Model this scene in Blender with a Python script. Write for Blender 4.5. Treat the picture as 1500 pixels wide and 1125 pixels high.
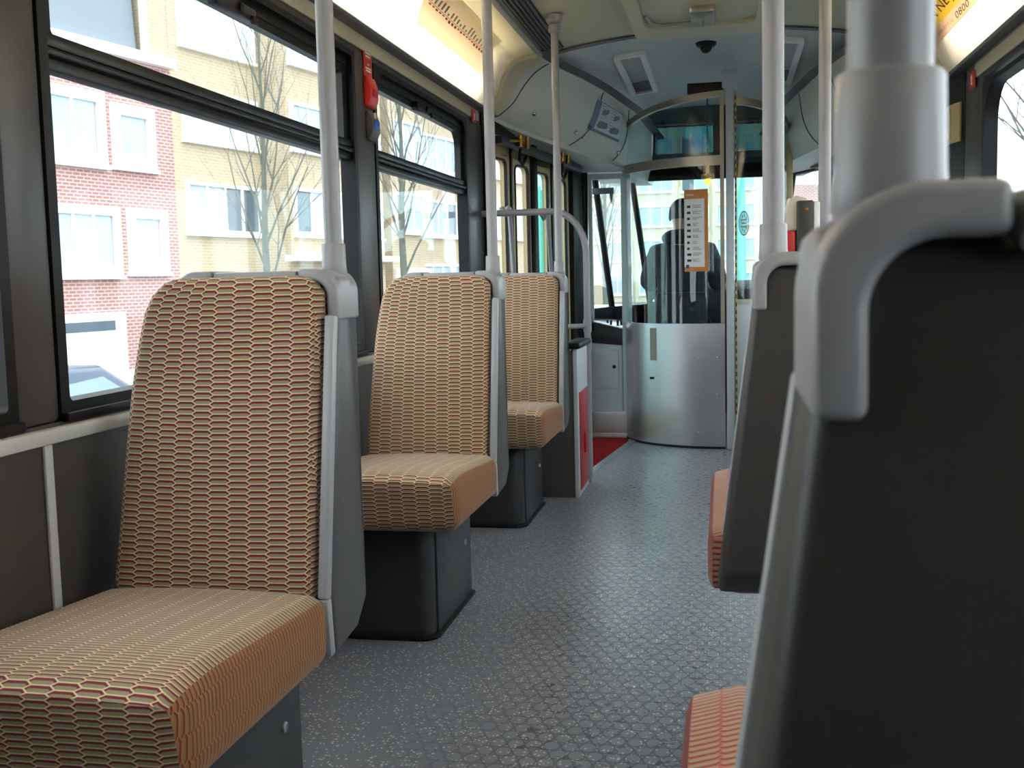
import bpy, bmesh, math, random
from mathutils import Vector, Matrix
for o in list(bpy.data.objects):
    bpy.data.objects.remove(o)
SC = bpy.context.scene
COL = SC.collection
PI = math.pi

# ---------------------------------------------------------------- camera
F_PX, VPX, VPY, ROLL, EYE = 1600.0, 1064.0, 401.0, 0.024, 1.045
def _d(x, y):
    return Vector(((x - 750) / F_PX, -(y - 562.5) / F_PX, -1.0))
_yv = F_PX * F_PX / ((562.5 - VPY) - (VPX - 750) * ROLL)
_Y = _d(VPX, VPY).normalized()
_Z = -_d(750 + ROLL * _yv, 562.5 + _yv).normalized()
_X = _Y.cross(_Z)
cam = bpy.data.cameras.new('camera')
cam.sensor_width = 36.0
cam.lens = 36.0 * F_PX / 1500
cam.clip_start = 0.05
cam.clip_end = 400
cam.dof.use_dof = True
cam.dof.focus_distance = 3.3
cam.dof.aperture_fstop = 13.0
camo = bpy.data.objects.new('camera', cam)
COL.objects.link(camo)
_R = Matrix((_X, _Y, _Z))            # world = R @ cam
camo.matrix_world = Matrix.Translation((0, 0, EYE)) @ _R.to_4x4()
SC.camera = camo

# ---------------------------------------------------------------- overcast sky, exposure
w = bpy.data.worlds.new('overcast_sky'); SC.world = w
w.use_nodes = True
bg = w.node_tree.nodes['Background']
bg.inputs[0].default_value = (0.86, 0.94, 1.0, 1)
bg.inputs[1].default_value = 1.6
SC.view_settings.view_transform = 'Standard'
SC.view_settings.look = 'None'
SC.view_settings.exposure = 1.27
SC.view_settings.gamma = 1
SC.view_settings.use_curve_mapping = False
SC.cycles.use_denoising = True
SC.cycles.max_bounces = 10
SC.cycles.diffuse_bounces = 5
SC.cycles.transparent_max_bounces = 24
SC.cycles.sample_clamp_indirect = 6.0

# ---------------------------------------------------------------- materials
def lin(c):
    return tuple(((v / 255) / 12.92 if v / 255 <= 0.04045 else ((v / 255 + 0.055) / 1.055) ** 2.4) for v in c)
class G:
    """small node-graph builder"""
    def __init__(s, name):
        s.m = bpy.data.materials.new(name); s.m.use_nodes = True
        s.t = s.m.node_tree; s.t.nodes.clear()
        s.out = s.n('ShaderNodeOutputMaterial')
    def n(s, kind, **kw):
        x = s.t.nodes.new(kind)
        for k, v in kw.items(): setattr(x, k, v)
        return x
    def put(s, sock, v):
        if hasattr(v, 'is_linked') or hasattr(v, 'links'): s.t.links.new(v, sock)
        elif isinstance(v, (tuple, list)):
            sock.default_value = tuple(v) + (1,) if len(v) == 3 and len(sock.default_value) == 4 else tuple(v)
        else: sock.default_value = v
    def math(s, op, a, b=0.0, c=None, clamp=False):
        x = s.n('ShaderNodeMath', operation=op, use_clamp=clamp)
        s.put(x.inputs[0], a); s.put(x.inputs[1], b)
        if c is not None: s.put(x.inputs[2], c)
        return x.outputs[0]
    def mix(s, f, a, b):
        x = s.n('ShaderNodeMix', data_type='RGBA')
        s.put(x.inputs[0], f); s.put(x.inputs[6], a); s.put(x.inputs[7], b)
        return x.outputs[2]
    def ramp(s, v, lo, hi):
        x = s.n('ShaderNodeMapRange'); s.put(x.inputs[0], v)
        x.inputs[1].default_value = lo; x.inputs[2].default_value = hi
        return x.outputs[0]
    def noise(s, vec, scale, detail=2.0):
        x = s.n('ShaderNodeTexNoise'); s.put(x.inputs['Vector'], vec)
        x.inputs['Scale'].default_value = scale; x.inputs['Detail'].default_value = detail
        return x.outputs[0]
    def obj(s): return s.n('ShaderNodeTexCoord').outputs['Object']
    def uv(s): return s.n('ShaderNodeTexCoord').outputs['UV']
    def sep(s, v):
        x = s.n('ShaderNodeSeparateXYZ'); s.put(x.inputs[0], v); return x.outputs
    def bsdf(s, color, rough=0.5, metal=0.0, normal=None, **kw):
        p = s.n('ShaderNodeBsdfPrincipled')
        s.put(p.inputs['Base Color'], color); s.put(p.inputs['Roughness'], rough); s.put(p.inputs['Metallic'], metal)
        if normal is not None: s.put(p.inputs['Normal'], normal)
        for k, v in kw.items(): s.put(p.inputs[k.replace('_', ' ')], v)
        return p.outputs[0]
    def bump(s, h, strength=0.3, dist=0.002):
        b = s.n('ShaderNodeBump'); s.put(b.inputs['Height'], h)
        b.inputs['Strength'].default_value = strength; b.inputs['Distance'].default_value = dist
        return b.outputs[0]
    def done(s, sh): s.t.links.new(sh, s.out.inputs[0]); return s.m

def plain(name, rgb, rough=0.5, metal=0.0, var=0.06, scale=9.0, bump=0.0, spec=0.5):
    g = G(name); c = lin(rgb)
    o = g.obj(); nz = g.noise(o, scale, 4)
    col = g.mix(nz, tuple(v * (1 - var) for v in c), tuple(min(1, v * (1 + var)) for v in c))
    nrm = g.bump(g.noise(o, 180, 2), bump, 0.001) if bump else None
    return g.done(g.bsdf(col, g.math('ADD', g.math('MULTIPLY', nz, 0.12), rough - 0.06), metal, nrm, Specular_IOR_Level=spec))
M = {}
M['wall_dark'] = plain('dark_laminate', (74, 69, 66), 0.42, var=0.08)
M['pillar'] = plain('pillar_paint', (70, 66, 65), 0.36)
M['black'] = plain('black_rubber', (15, 14, 16), 0.5, spec=0.3)
M['blackgloss'] = plain('black_painted_aluminium', (20, 18, 20), 0.36, spec=0.35)
M['pale'] = plain('pale_grey_enamel', (154, 153, 156), 0.33, var=0.03)
M['shell'] = plain('grey_seat_plastic', (80, 78, 79), 0.42, bump=0.05)
M['shell_dark'] = plain('shaded_seat_dark_box_plastic', (56, 53, 50), 0.45, bump=0.05)  # grey seat plastic with the unlit backs' shade in its colour; also validator box
M['trim'] = plain('light_grey_edge_plastic', (158, 160, 164), 0.4)
M['plinth'] = plain('charcoal_pedestal_plastic', (55, 56, 58), 0.42)
M['chrome'] = plain('chrome', (205, 205, 205), 0.15, 1.0)
M['alu'] = plain('brushed_aluminium', (200, 201, 207), 0.38, 1.0, var=0.12, scale=3)
M['alu_frame'] = plain('bronze_tinted_frame', (172, 166, 154), 0.36, 0.85)
M['greypaint'] = plain('blue_grey_paint', (192, 199, 206), 0.42)
M['bulk'] = plain('pale_green_grey_paint', (204, 208, 201), 0.45)
M['ceil'] = plain('ceiling_paint', (188, 196, 195), 0.5)
M['cream'] = plain('cream_paint', (200, 194, 166), 0.45)
M['creamwood'] = plain('cream_door_paint', (186, 166, 122), 0.45)
M['strip'] = plain('dark_cover_strip', (92, 92, 96), 0.5)
M['red'] = plain('red_plastic', (196, 36, 28), 0.35)
M['redpanel'] = plain('crimson_panel', (164, 30, 48), 0.45, var=0.12)
M['redmat'] = plain('red_step_mat', (170, 20, 32), 0.6)
M['blue'] = plain('blue_button', (30, 80, 190), 0.35)
M['brass'] = plain('brass', (170, 130, 60), 0.35, 1.0)
M['white'] = plain('white_paint', (238, 238, 236), 0.5, var=0.02)
M['orange'] = plain('orange_print', (206, 130, 66), 0.55, var=0.02)
M['ink'] = plain('dark_ink', (60, 56, 58), 0.7, var=0.02)
M['greyink'] = plain('grey_ink', (150, 146, 146), 0.7, var=0.02)
M['redink'] = plain('red_ink', (190, 70, 54), 0.7, var=0.02)
M['blueink'] = plain('blue_ink', (60, 84, 170), 0.7, var=0.02)
M['bluegreyink'] = plain('blue_grey_ink', (120, 134, 160), 0.7, var=0.02)
M['yellow'] = plain('yellow_print', (222, 190, 62), 0.6, var=0.03)
M['pinkpaper'] = plain('pale_pink_paper', (222, 196, 170), 0.6, var=0.03)
M['paper'] = plain('white_paper', (208, 212, 218), 0.6, var=0.03)
M['dash'] = plain('dashboard_plastic', (34, 36, 42), 0.4)
M['jacket'] = plain('navy_jacket_cloth', (30, 34, 42), 0.8, bump=0.3)
M['trousers'] = plain('dark_trousers', (28, 28, 34), 0.8)
M['skin'] = plain('skin', (190, 140, 115), 0.5)
M['hair'] = plain('dark_hair', (22, 20, 20), 0.6)
M['asphalt'] = plain('asphalt', (120, 120, 120), 0.85, var=0.15)
M['bark'] = plain('grey_green_bark', (112, 114, 102), 0.9, var=0.2)
M['tealpaint'] = plain('teal_paint', (120, 190, 180), 0.4)
M['beige'] = plain('beige_plastic', (206, 194, 178), 0.4, var=0.03)
M['carblue'] = plain('dark_blue_car_paint', (70, 84, 110), 0.25)
M['carwhite'] = plain('white_car_paint', (224, 228, 230), 0.25)
M['carteal'] = plain('pale_teal_car_paint', (150, 186, 190), 0.25)
M['carglass'] = plain('car_window_glass', (150, 172, 180), 0.1)
M['tyre'] = plain('tyre_rubber', (30, 30, 30), 0.8)
M['concrete'] = plain('pale_concrete', (214, 212, 208), 0.8)
M['whiteframe'] = plain('white_window_frame', (244, 244, 244), 0.5, var=0.02)
M['pane'] = plain('curtained_window_pane', (186, 202, 210), 0.12, var=0.24, scale=0.9)
M['paneblind'] = plain('pane_with_white_blind', (226, 230, 234), 0.2, var=0.05, scale=0.9)
M['panedark'] = plain('dark_window_pane', (96, 112, 122), 0.1, var=0.3, scale=0.9)
M['railwhite'] = plain('off_white_rail', (206, 205, 202), 0.4, var=0.03)
M['slotgrey'] = plain('warm_grey_recess', (138, 130, 120), 0.5)
M['bluedark'] = plain('dark_blind_cloth', (40, 66, 70), 0.7)

def glass(name, tint=(1, 1, 1), refl=0.09, rough=0.0):
    g = G(name)
    lw = g.n('ShaderNodeLayerWeight'); lw.inputs[0].default_value = 0.5
    f = g.math('ADD', g.math('MULTIPLY', g.math('POWER', lw.outputs['Facing'], 5.0), 0.5), refl * 0.5, clamp=True)
    t = g.n('ShaderNodeBsdfTransparent'); g.put(t.inputs[0], tint)
    s = g.n('ShaderNodeBsdfGlossy'); s.inputs['Roughness'].default_value = rough
    mx = g.n('ShaderNodeMixShader'); g.put(mx.inputs[0], f)
    g.t.links.new(t.outputs[0], mx.inputs[1]); g.t.links.new(s.outputs[0], mx.inputs[2])
    return g.done(mx.outputs[0])
M['glass'] = glass('clear_window_glass', (0.96, 0.985, 0.985), 0.012)
M['cabglass'] = glass('cab_glass', (0.90, 0.97, 0.97), 0.08)
M['greenglass'] = glass('green_tinted_glass', (0.72, 0.9, 0.86), 0.06)
M['blind'] = glass('teal_sun_blind', (0.16, 0.25, 0.26), 0.06, 0.3)
M['blindbright'] = glass('bright_teal_sun_blind', (0.10, 0.30, 0.36), 0.06, 0.3)

def translucent(name, rgb, frac):
    g = G(name); c = lin(rgb)
    d = g.bsdf(c, 0.4); t = g.n('ShaderNodeBsdfTranslucent'); g.put(t.inputs[0], c)
    mx = g.n('ShaderNodeMixShader'); mx.inputs[0].default_value = frac
    g.t.links.new(d, mx.inputs[1]); g.t.links.new(t.outputs[0], mx.inputs[2])
    return g.done(mx.outputs[0])
M['diffuser'] = translucent('cream_translucent_lamp_cover', (250, 246, 234), 0.58)
M['poster'] = translucent('beige_translucent_paper', (244, 236, 224), 0.55)
M['sticker'] = glass('milky_sticker_film', (0.72, 0.75, 0.78), 0.02)
M['posteryellow'] = translucent('yellow_translucent_paper', (244, 226, 120), 0.55)
M['posterpink'] = translucent('pink_translucent_paper', (246, 230, 216), 0.55)
g = G('fluorescent_tube'); e = g.n('ShaderNodeEmission'); e.inputs[0].default_value = (1.0, 0.95, 0.87, 1); e.inputs[1].default_value = 40.0
M['tube'] = g.done(e.outputs[0])
g = G('amber_reflection'); e = g.n('ShaderNodeEmission'); e.inputs[0].default_value = (1.0, 0.45, 0.05, 1); e.inputs[1].default_value = 1.2  # added glow standing in for amber reflections in the cab
M['amber'] = g.done(e.outputs[0])

def fabric(name, khaki, wine, sand, pu=0.0385, pv=0.0113):
    g = G(name); u, v, _ = g.sep(g.uv())
    wob = g.math('MULTIPLY', g.math('SUBTRACT', g.noise(g.uv(), 60, 1), 0.5), 0.002)
    u = g.math('DIVIDE', g.math('ADD', u, wob), pu); v = g.math('DIVIDE', v, pv)
    u = g.math('ADD', u, 100.0); v = g.math('ADD', v, 400.0)
    col = g.math('FLOOR', u); fu = g.math('FRACT', u)
    def cell(c_, dist):                                 # pointed cells, neighbours interlock half a row apart
        odd = g.math('MULTIPLY', g.math('MODULO', c_, 2.0), 0.5)
        fv = g.math('SUBTRACT', g.math('FRACT', g.math('ADD', v, odd)), 0.5)
        h = g.math('MULTIPLY', g.math('DIVIDE', g.math('SUBTRACT', 0.57, dist), 0.20, clamp=True), 0.42)
        top = g.math('SUBTRACT', h, fv); bot = g.math('ADD', h, fv)
        ins = g.math('MULTIPLY', g.math('GREATER_THAN', top, 0.0), g.math('GREATER_THAN', bot, 0.0))
        return ins, g.math('MULTIPLY', ins, g.math('LESS_THAN', top, 0.36))
    du = g.math('SUBTRACT', fu, 0.5)
    i1, r1 = cell(col, g.math('ABSOLUTE', du))
    side = g.math('SUBTRACT', g.math('MULTIPLY', g.math('GREATER_THAN', fu, 0.5), 2.0), 1.0)
    i2, r2 = cell(g.math('ADD', col, side), g.math('SUBTRACT', 1.0, g.math('ABSOLUTE', du)))
    inside = g.math('MAXIMUM', i1, i2)
    red = g.math('MAXIMUM', r1, g.math('MULTIPLY', r2, g.math('SUBTRACT', 1.0, i1)))
    rib = g.math('ADD', g.math('MULTIPLY', g.math('SINE', g.math('MULTIPLY', u, 130.0)), 0.07), 0.97)
    wear = g.ramp(g.noise(g.obj(), 5, 3), 0.3, 0.75)
    kh = g.mix(wear, khaki, tuple(k * 1.18 for k in khaki))
    c = g.mix(inside, sand, kh); c = g.mix(red, c, wine)
    hs = g.n('ShaderNodeMix', data_type='RGBA', blend_type='MULTIPLY'); hs.inputs[0].default_value = 1.0
    g.put(hs.inputs[6], c); cc = g.n('ShaderNodeCombineColor')
    for k in range(3): g.put(cc.inputs[k], rib)
    g.put(hs.inputs[7], cc.outputs[0])
    hgt = g.math('ADD', g.math('MULTIPLY', g.math('SUBTRACT', 1.0, inside), 0.6), g.math('MULTIPLY', g.noise(g.uv(), 900, 2), 0.5))
    p = g.n('ShaderNodeBsdfPrincipled'); g.put(p.inputs['Base Color'], hs.outputs[2]); p.inputs['Roughness'].default_value = 0.85
    p.inputs['Sheen Weight'].default_value = 0.18; p.inputs['Sheen Roughness'].default_value = 0.5
    p.inputs['Specular IOR Level'].default_value = 0.2
    g.put(p.inputs['Normal'], g.bump(hgt, 0.35, 0.0012))
    return g.done(p.outputs[0])
M['fabric'] = fabric('patterned_moquette', lin((138, 131, 102)), lin((118, 32, 48)), lin((218, 200, 158)))
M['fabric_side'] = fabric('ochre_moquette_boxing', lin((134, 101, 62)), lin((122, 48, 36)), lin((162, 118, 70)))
M['fabric_red'] = fabric('rosy_moquette', lin((142, 128, 94)), lin((132, 24, 44)), lin((174, 108, 98)))

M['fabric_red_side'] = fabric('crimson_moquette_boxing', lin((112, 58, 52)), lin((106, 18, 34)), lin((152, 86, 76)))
def floor_mat():
    g = G('speckled_rubber_floor'); o = g.obj(); x, y, _ = g.sep(o)
    y = g.math('DIVIDE', y, 1.22)
    p = 0.0410
    def cell(dx, dy):
        a = g.math('SUBTRACT', g.math('FRACT', g.math('DIVIDE', g.math('ADD', x, 50 + dx), p)), 0.5)
        b = g.math('SUBTRACT', g.math('FRACT', g.math('DIVIDE', g.math('ADD', y, 50 + dy), p * 1.7320508)), 0.5)
        b = g.math('MULTIPLY', b, 1.7320508)
        return g.math('SQRT', g.math('ADD', g.math('MULTIPLY', a, a), g.math('MULTIPLY', b, b)))
    r = g.math('MINIMUM', cell(0, 0), cell(p / 2, p * 1.7320508 / 2))
    ring = g.math('SUBTRACT', 1.0, g.math('MULTIPLY', g.math('ABSOLUTE', g.math('SUBTRACT', r, 0.465)), 11.0), clamp=True)
    outer = g.math('GREATER_THAN', r, 0.47)
    # circles are worn away towards the seats
    away = g.ramp(g.math('ADD', g.math('ABSOLUTE', g.math('ADD', x, 0.24)), g.math('MULTIPLY', g.math('SUBTRACT', g.noise(o, 2.2, 2), 0.5), 0.4)), 0.56, 0.22)
    ring = g.math('MULTIPLY', ring, away)
    vo = g.n('ShaderNodeTexVoronoi'); g.put(vo.inputs['Vector'], o); vo.inputs['Scale'].default_value = 115
    vs = g.sep(vo.outputs['Color'])
    speck = g.math('MULTIPLY', g.math('LESS_THAN', vo.outputs['Distance'], 0.34), g.math('GREATER_THAN', vs[0], 0.64))
    base = g.mix(g.noise(o, 1.8, 4), lin((110, 115, 127)), lin((128, 133, 145)))
    dirt = g.ramp(g.noise(o, 3.1, 5), 0.55, 0.8)
    base = g.mix(g.math('MULTIPLY', dirt, 0.35), base, lin((78, 70, 60)))
    c = g.mix(g.math('MULTIPLY', speck, 0.95), base, lin((222, 214, 192)))
    c = g.mix(g.math('MULTIPLY', ring, 0.5), c, lin((44, 40, 40)))
    h = g.math('SUBTRACT', 1.0, g.math('MULTIPLY', ring, 1.0))
    rough = g.math('ADD', g.math('MULTIPLY', g.noise(o, 30, 3), 0.14), 0.22)
    rough = g.math('ADD', rough, g.math('MULTIPLY', g.math('SUBTRACT', 1.0, away), 0.14))
    return g.done(g.bsdf(c, rough, 0.0, g.bump(h, 0.06, 0.0008), Specular_IOR_Level=g.math('MULTIPLY', g.math('SUBTRACT', 1.0, ring), 0.6)))
M['floor'] = floor_mat()

def brick(name, c1, c2, mortar, scale=1.0):
    g = G(name)
    b = g.n('ShaderNodeTexBrick'); g.put(b.inputs['Vector'], g.uv())
    g.put(b.inputs['Color1'], lin(c1)); g.put(b.inputs['Color2'], lin(c2)); g.put(b.inputs['Mortar'], lin(mortar))
    b.inputs['Scale'].default_value = scale; b.inputs['Mortar Size'].default_value = 0.016; b.inputs['Mortar Smooth'].default_value = 0.3
    b.inputs['Brick Width'].default_value = 0.23; b.inputs['Row Height'].default_value = 0.085; b.inputs['Bias'].default_value = -0.2
    c = g.mix(g.math('MULTIPLY', g.noise(g.uv(), 0.6, 3), 0.35), b.outputs[0], lin(mortar))
    return g.done(g.bsdf(c, 0.9))
M['redbrick'] = brick('red_brickwork', (178, 112, 104), (168, 98, 92), (212, 192, 186))  # facade brick tones are paled, outdoor haze put into the colour
M['yellowbrick'] = brick('yellow_brickwork', (196, 176, 144), (184, 162, 128), (206, 192, 168))
M['slate'] = brick('grey_slate', (116, 124, 134), (70, 80, 92), (140, 148, 156), 0.5)
M['creambrick'] = brick('pale_ochre_brickwork', (222, 206, 176), (214, 196, 162), (230, 220, 200))

# ---------------------------------------------------------------- mesh building
class B:
    def __init__(s):
        s.bm = bmesh.new(); s.uv = s.bm.loops.layers.uv.new('UVMap'); s.fixed = set()
    def face(s, vs, mi=0, uvs=None):
        try: f = s.bm.faces.new(vs)
        except ValueError: return None
        f.material_index = mi
        if uvs is not None:
            for l, c in zip(f.loops, uvs): l[s.uv].uv = c
            f.tag = True
        return f
    def _merge(s, bm, mat=None, mi=0):
        idx = {}
        for v in bm.verts:
            idx[v.index] = s.bm.verts.new(mat @ v.co if mat else v.co)
        for f in bm.faces:
            s.face([idx[v.index] for v in f.verts], mi)
        bm.free()
    def box(s, x0, x1, y0, y1, z0, z1, bev=0.0, seg=2, mi=0, rot=None):
        c = Vector(((x0 + x1) / 2, (y0 + y1) / 2, (z0 + z1) / 2))
        h = Vector((abs(x1 - x0) / 2, abs(y1 - y0) / 2, abs(z1 - z0) / 2))
        t = bmesh.new(); bmesh.ops.create_cube(t, size=2)
        for v in t.verts: v.co = Vector((v.co.x * h.x, v.co.y * h.y, v.co.z * h.z))
        if bev > 0: bmesh.ops.bevel(t, geom=t.edges[:], offset=min(bev, min(h) * 0.95), segments=seg, profile=0.5, affect='EDGES')
        t.verts.index_update()
        m = Matrix.Translation(c)
        if rot is not None: m = m @ rot.to_4x4()
        s._merge(t, m, mi); return s
    def bar(s, a, b, wx, wz, bev=0.0, mi=0, up=(0, 0, 1)):
        a, b = Vector(a), Vector(b); d = (b - a); L = d.length; d.normalize()
        r = d.cross(Vector(up))
        if r.length < 1e-4: r = d.cross(Vector((1, 0, 0)))
        r.normalize(); u = r.cross(d)
        t = bmesh.new(); bmesh.ops.create_cube(t, size=2)
        for v in t.verts: v.co = Vector((v.co.x * wx / 2, v.co.y * L / 2, v.co.z * wz / 2))
        if bev > 0: bmesh.ops.bevel(t, geom=t.edges[:], offset=bev, segments=2, profile=0.5, affect='EDGES')
        t.verts.index_update()
        m = Matrix((r, d, u)).transposed().to_4x4(); m.translation = (a + b) / 2
        s._merge(t, m, mi); return s
    def prism(s, poly, fn, d0, d1, bev=0.0, seg=2, mi=0):
        """poly in 2D, fn(a, b, d) -> point, extruded from d0 to d1"""
        t = bmesh.new()
        A = [t.verts.new(fn(a, b, d0)) for a, b in poly]; Bv = [t.verts.new(fn(a, b, d1)) for a, b in poly]
        n = len(poly)
        t.faces.new(A); t.faces.new(list(reversed(Bv)))
        for i in range(n):
            j = (i + 1) % n
            t.faces.new([A[j], A[i], Bv[i], Bv[j]])
        bmesh.ops.recalc_face_normals(t, faces=t.faces[:])
        if bev > 0:
            ed = [e for e in t.edges if len(e.link_faces) == 2 and e.calc_face_angle(0) > math.radians(32)]
            bmesh.ops.bevel(t, geom=ed, offset=bev, segments=seg, profile=0.5, affect='EDGES', clamp_overlap=True)
        t.verts.index_update(); s._merge(t, None, mi); return s
    def tube(s, pts, r, n=12, cap=True, mi=0):
        pts = [Vector(p) for p in pts]
        rs = r if isinstance(r, (list, tuple)) else [r] * len(pts)
        rings = []; ref = None
        for i, p in enumerate(pts):
            d = (pts[min(i + 1, len(pts) - 1)] - pts[max(i - 1, 0)]).normalized()
            if ref is None:
                ref = d.orthogonal().normalized()
            ref = (ref - d * ref.dot(d)).normalized(); b = d.cross(ref)
            rings.append([s.bm.verts.new(p + (ref * math.cos(2 * PI * k / n) + b * math.sin(2 * PI * k / n)) * rs[i]) for k in range(n)])
        for i in range(len(rings) - 1):
            for k in range(n):
                s.face([rings[i][k], rings[i][(k + 1) % n], rings[i + 1][(k + 1) % n], rings[i + 1][k]], mi)
        if cap:
            s.face(list(reversed(rings[0])), mi); s.face(rings[-1], mi)
        return s
    def lathe(s, prof, c, axis='Z', n=24, mi=0):
        """prof [(radius, height)]"""
        c = Vector(c); rings = []
        for r, h in prof:
            ring = []
            for k in range(n):
                a = 2 * PI * k / n; x, y = r * math.cos(a), r * math.sin(a)
                p = {'Z': (x, y, h), 'X': (h, x, y), 'Y': (x, h, y)}[axis]
                ring.append(s.bm.verts.new(c + Vector(p)))
            rings.append(ring)
        for i in range(len(rings) - 1):
            for k in range(n): s.face([rings[i][k], rings[i][(k + 1) % n], rings[i + 1][(k + 1) % n], rings[i + 1][k]], mi)
        s.face(list(reversed(rings[0])), mi); s.face(rings[-1], mi); return s
    def sheet(s, fn, nu, nv, th=0.0, mi=0, uvscale=None):
        """surface fn(u, v), u, v in 0..1, given thickness against its normal"""
        P = [[Vector(fn(i / nu, j / nv)) for j in range(nv + 1)] for i in range(nu + 1)]
        def nrm(i, j):
            a = P[min(i + 1, nu)][j] - P[max(i - 1, 0)][j]; b = P[i][min(j + 1, nv)] - P[i][max(j - 1, 0)]
            n_ = a.cross(b); return n_.normalized() if n_.length > 1e-9 else Vector((0, 0, 1))
        V = [[s.bm.verts.new(P[i][j]) for j in range(nv + 1)] for i in range(nu + 1)]
        uvf = (lambda i, j: (i / nu * uvscale[0], j / nv * uvscale[1])) if uvscale else None
        for i in range(nu):
            for j in range(nv):
                s.face([V[i][j], V[i + 1][j], V[i + 1][j + 1], V[i][j + 1]], mi,
                       [uvf(i, j), uvf(i + 1, j), uvf(i + 1, j + 1), uvf(i, j + 1)] if uvf else None)
        if th:
            W = [[s.bm.verts.new(P[i][j] - nrm(i, j) * th) for j in range(nv + 1)] for i in range(nu + 1)]
            for i in range(nu):
                for j in range(nv):
                    s.face([W[i][j], W[i][j + 1], W[i + 1][j + 1], W[i + 1][j]], mi)
            for i in range(nu):
                s.face([V[i + 1][0], V[i][0], W[i][0], W[i + 1][0]], mi); s.face([V[i][nv], V[i + 1][nv], W[i + 1][nv], W[i][nv]], mi)
            for j in range(nv):
                s.face([V[0][j], V[0][j + 1], W[0][j + 1], W[0][j]], mi); s.face([V[nu][j + 1], V[nu][j], W[nu][j], W[nu][j + 1]], mi)
        return s
    def ring(s, outer, inner, fn, d0, d1, mi=0):
        """frame between two outlines of equal length, extruded"""
        n = len(outer)
        oa = [s.bm.verts.new(fn(a, b, d0)) for a, b in outer]; ia = [s.bm.verts.new(fn(a, b, d0)) for a, b in inner]
        ob = [s.bm.verts.new(fn(a, b, d1)) for a, b in outer]; ib = [s.bm.verts.new(fn(a, b, d1)) for a, b in inner]
        for i in range(n):
            j = (i + 1) % n
            s.face([oa[i], oa[j], ia[j], ia[i]], mi); s.face([ob[j], ob[i], ib[i], ib[j]], mi)
            s.face([oa[j], oa[i], ob[i], ob[j]], mi); s.face([ia[i], ia[j], ib[j], ib[i]], mi)
        return s
    def rbox(s, c, h, r, n=12, top=None, mi=0, side_mi=None):
        """soft rounded box with box-projected uv in metres; top(p, dir) may move points"""
        t = bmesh.new(); bmesh.ops.create_cube(t, size=2)
        bmesh.ops.subdivide_edges(t, edges=t.edges[:], cuts=n, use_grid_fill=True)
        t.verts.index_update(); idx = {}; src = {}
        for v in t.verts:
            p = Vector((v.co.x * h[0], v.co.y * h[1], v.co.z * h[2]))
            q = Vector([max(-(h[k] - r), min(h[k] - r, p[k])) for k in range(3)])
            d = p - q
            if d.length > 1e-9: p = q + d.normalized() * r
            src[v.index] = Vector((v.co.x * h[0], v.co.y * h[1], v.co.z * h[2]))
            p2 = top(p, v.co) if top else p
            idx[v.index] = s.bm.verts.new(Vector(c) + p2)
        for f in t.faces:
            nn = f.normal; ax = max(range(3), key=lambda k: abs(nn[k]))
            uvs = []
            for v in f.verts:
                a = src[v.index]
                pz = idx[v.index].co.z - c[2]; py = idx[v.index].co.y - c[1]
                uvs.append(((py, pz) if h[1] < h[2] else (pz, py)) if ax == 0 else (a.x, pz - py * 0.2 if h[1] < h[2] else pz) if ax == 1 else (a.x, py))
            s.face([idx[v.index] for v in f.verts], side_mi if (side_mi is not None and ax == 0) else mi, uvs)
        t.free(); return s
    def add(s, verts, faces, mi=0):
        V = [s.bm.verts.new(v) for v in verts]
        for f in faces: s.face([V[i] for i in f], mi)
        return s
    def mesh(s, name, off, mats, smooth=True, recalc=True):
        bm = s.bm
        if recalc: bmesh.ops.recalc_face_normals(bm, faces=bm.faces[:])
        for v in bm.verts: v.co -= off
        bm.normal_update()
        for f in bm.faces:
            if f.tag: continue
            n = f.normal; ax = max(range(3), key=lambda k: abs(n[k]))
            for l in f.loops:
                c = l.vert.co
                l[s.uv].uv = (c.y, c.z) if ax == 0 else (c.x, c.z) if ax == 1 else (c.x, c.y)
        me = bpy.data.meshes.new(name); bm.to_mesh(me); bm.free()
        for m in mats: me.materials.append(m)
        if smooth:
            me.polygons.foreach_set('use_smooth', [True] * len(me.polygons))
            me.set_sharp_from_angle(angle=math.radians(38))
        return me

def props(o, label=None, cat=None, group=None, kind=None):
    for k, v in (('label', label), ('category', cat), ('group', group), ('kind', kind)):
        if v: o[k] = v
    return o
def root_loc(o):
    p = Vector((0, 0, 0))
    while o is not None: p += o.location; o = o.parent
    return p
def thing(name, label, cat, loc=(0, 0, 0), group=None):
    o = bpy.data.objects.new(name, None); COL.objects.link(o); o.location = loc
    o.empty_display_size = 0.1
    return props(o, label, cat, group)
def part(name, b, mats, parent, label=None, smooth=True, kind=None, recalc=True):
    mats = mats if isinstance(mats, list) else [mats]
    o = bpy.data.objects.new(name, b.mesh(name, root_loc(parent), mats, smooth, recalc)); COL.objects.link(o)
    o.parent = parent
    return props(o, label, kind=kind)
def single(name, b, mats, label=None, cat=None, group=None, kind=None, smooth=True, loc=None):
    mats = mats if isinstance(mats, list) else [mats]
    xs = [v.co for v in b.bm.verts]
    if loc is None:
        loc = Vector((0, 0, 0)) if kind == 'structure' else Vector(((min(v.x for v in xs) + max(v.x for v in xs)) / 2, (min(v.y for v in xs) + max(v.y for v in xs)) / 2, min(v.z for v in xs)))
    o = bpy.data.objects.new(name, b.mesh(name, Vector(loc), mats, smooth)); COL.objects.link(o); o.location = loc
    return props(o, label, cat, group, kind)
def copy_tree(o, parent=None):
    c = o.copy(); COL.objects.link(c)
    if parent: c.parent = parent
    for ch in list(o.children): copy_tree(ch, c)
    return c
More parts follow.
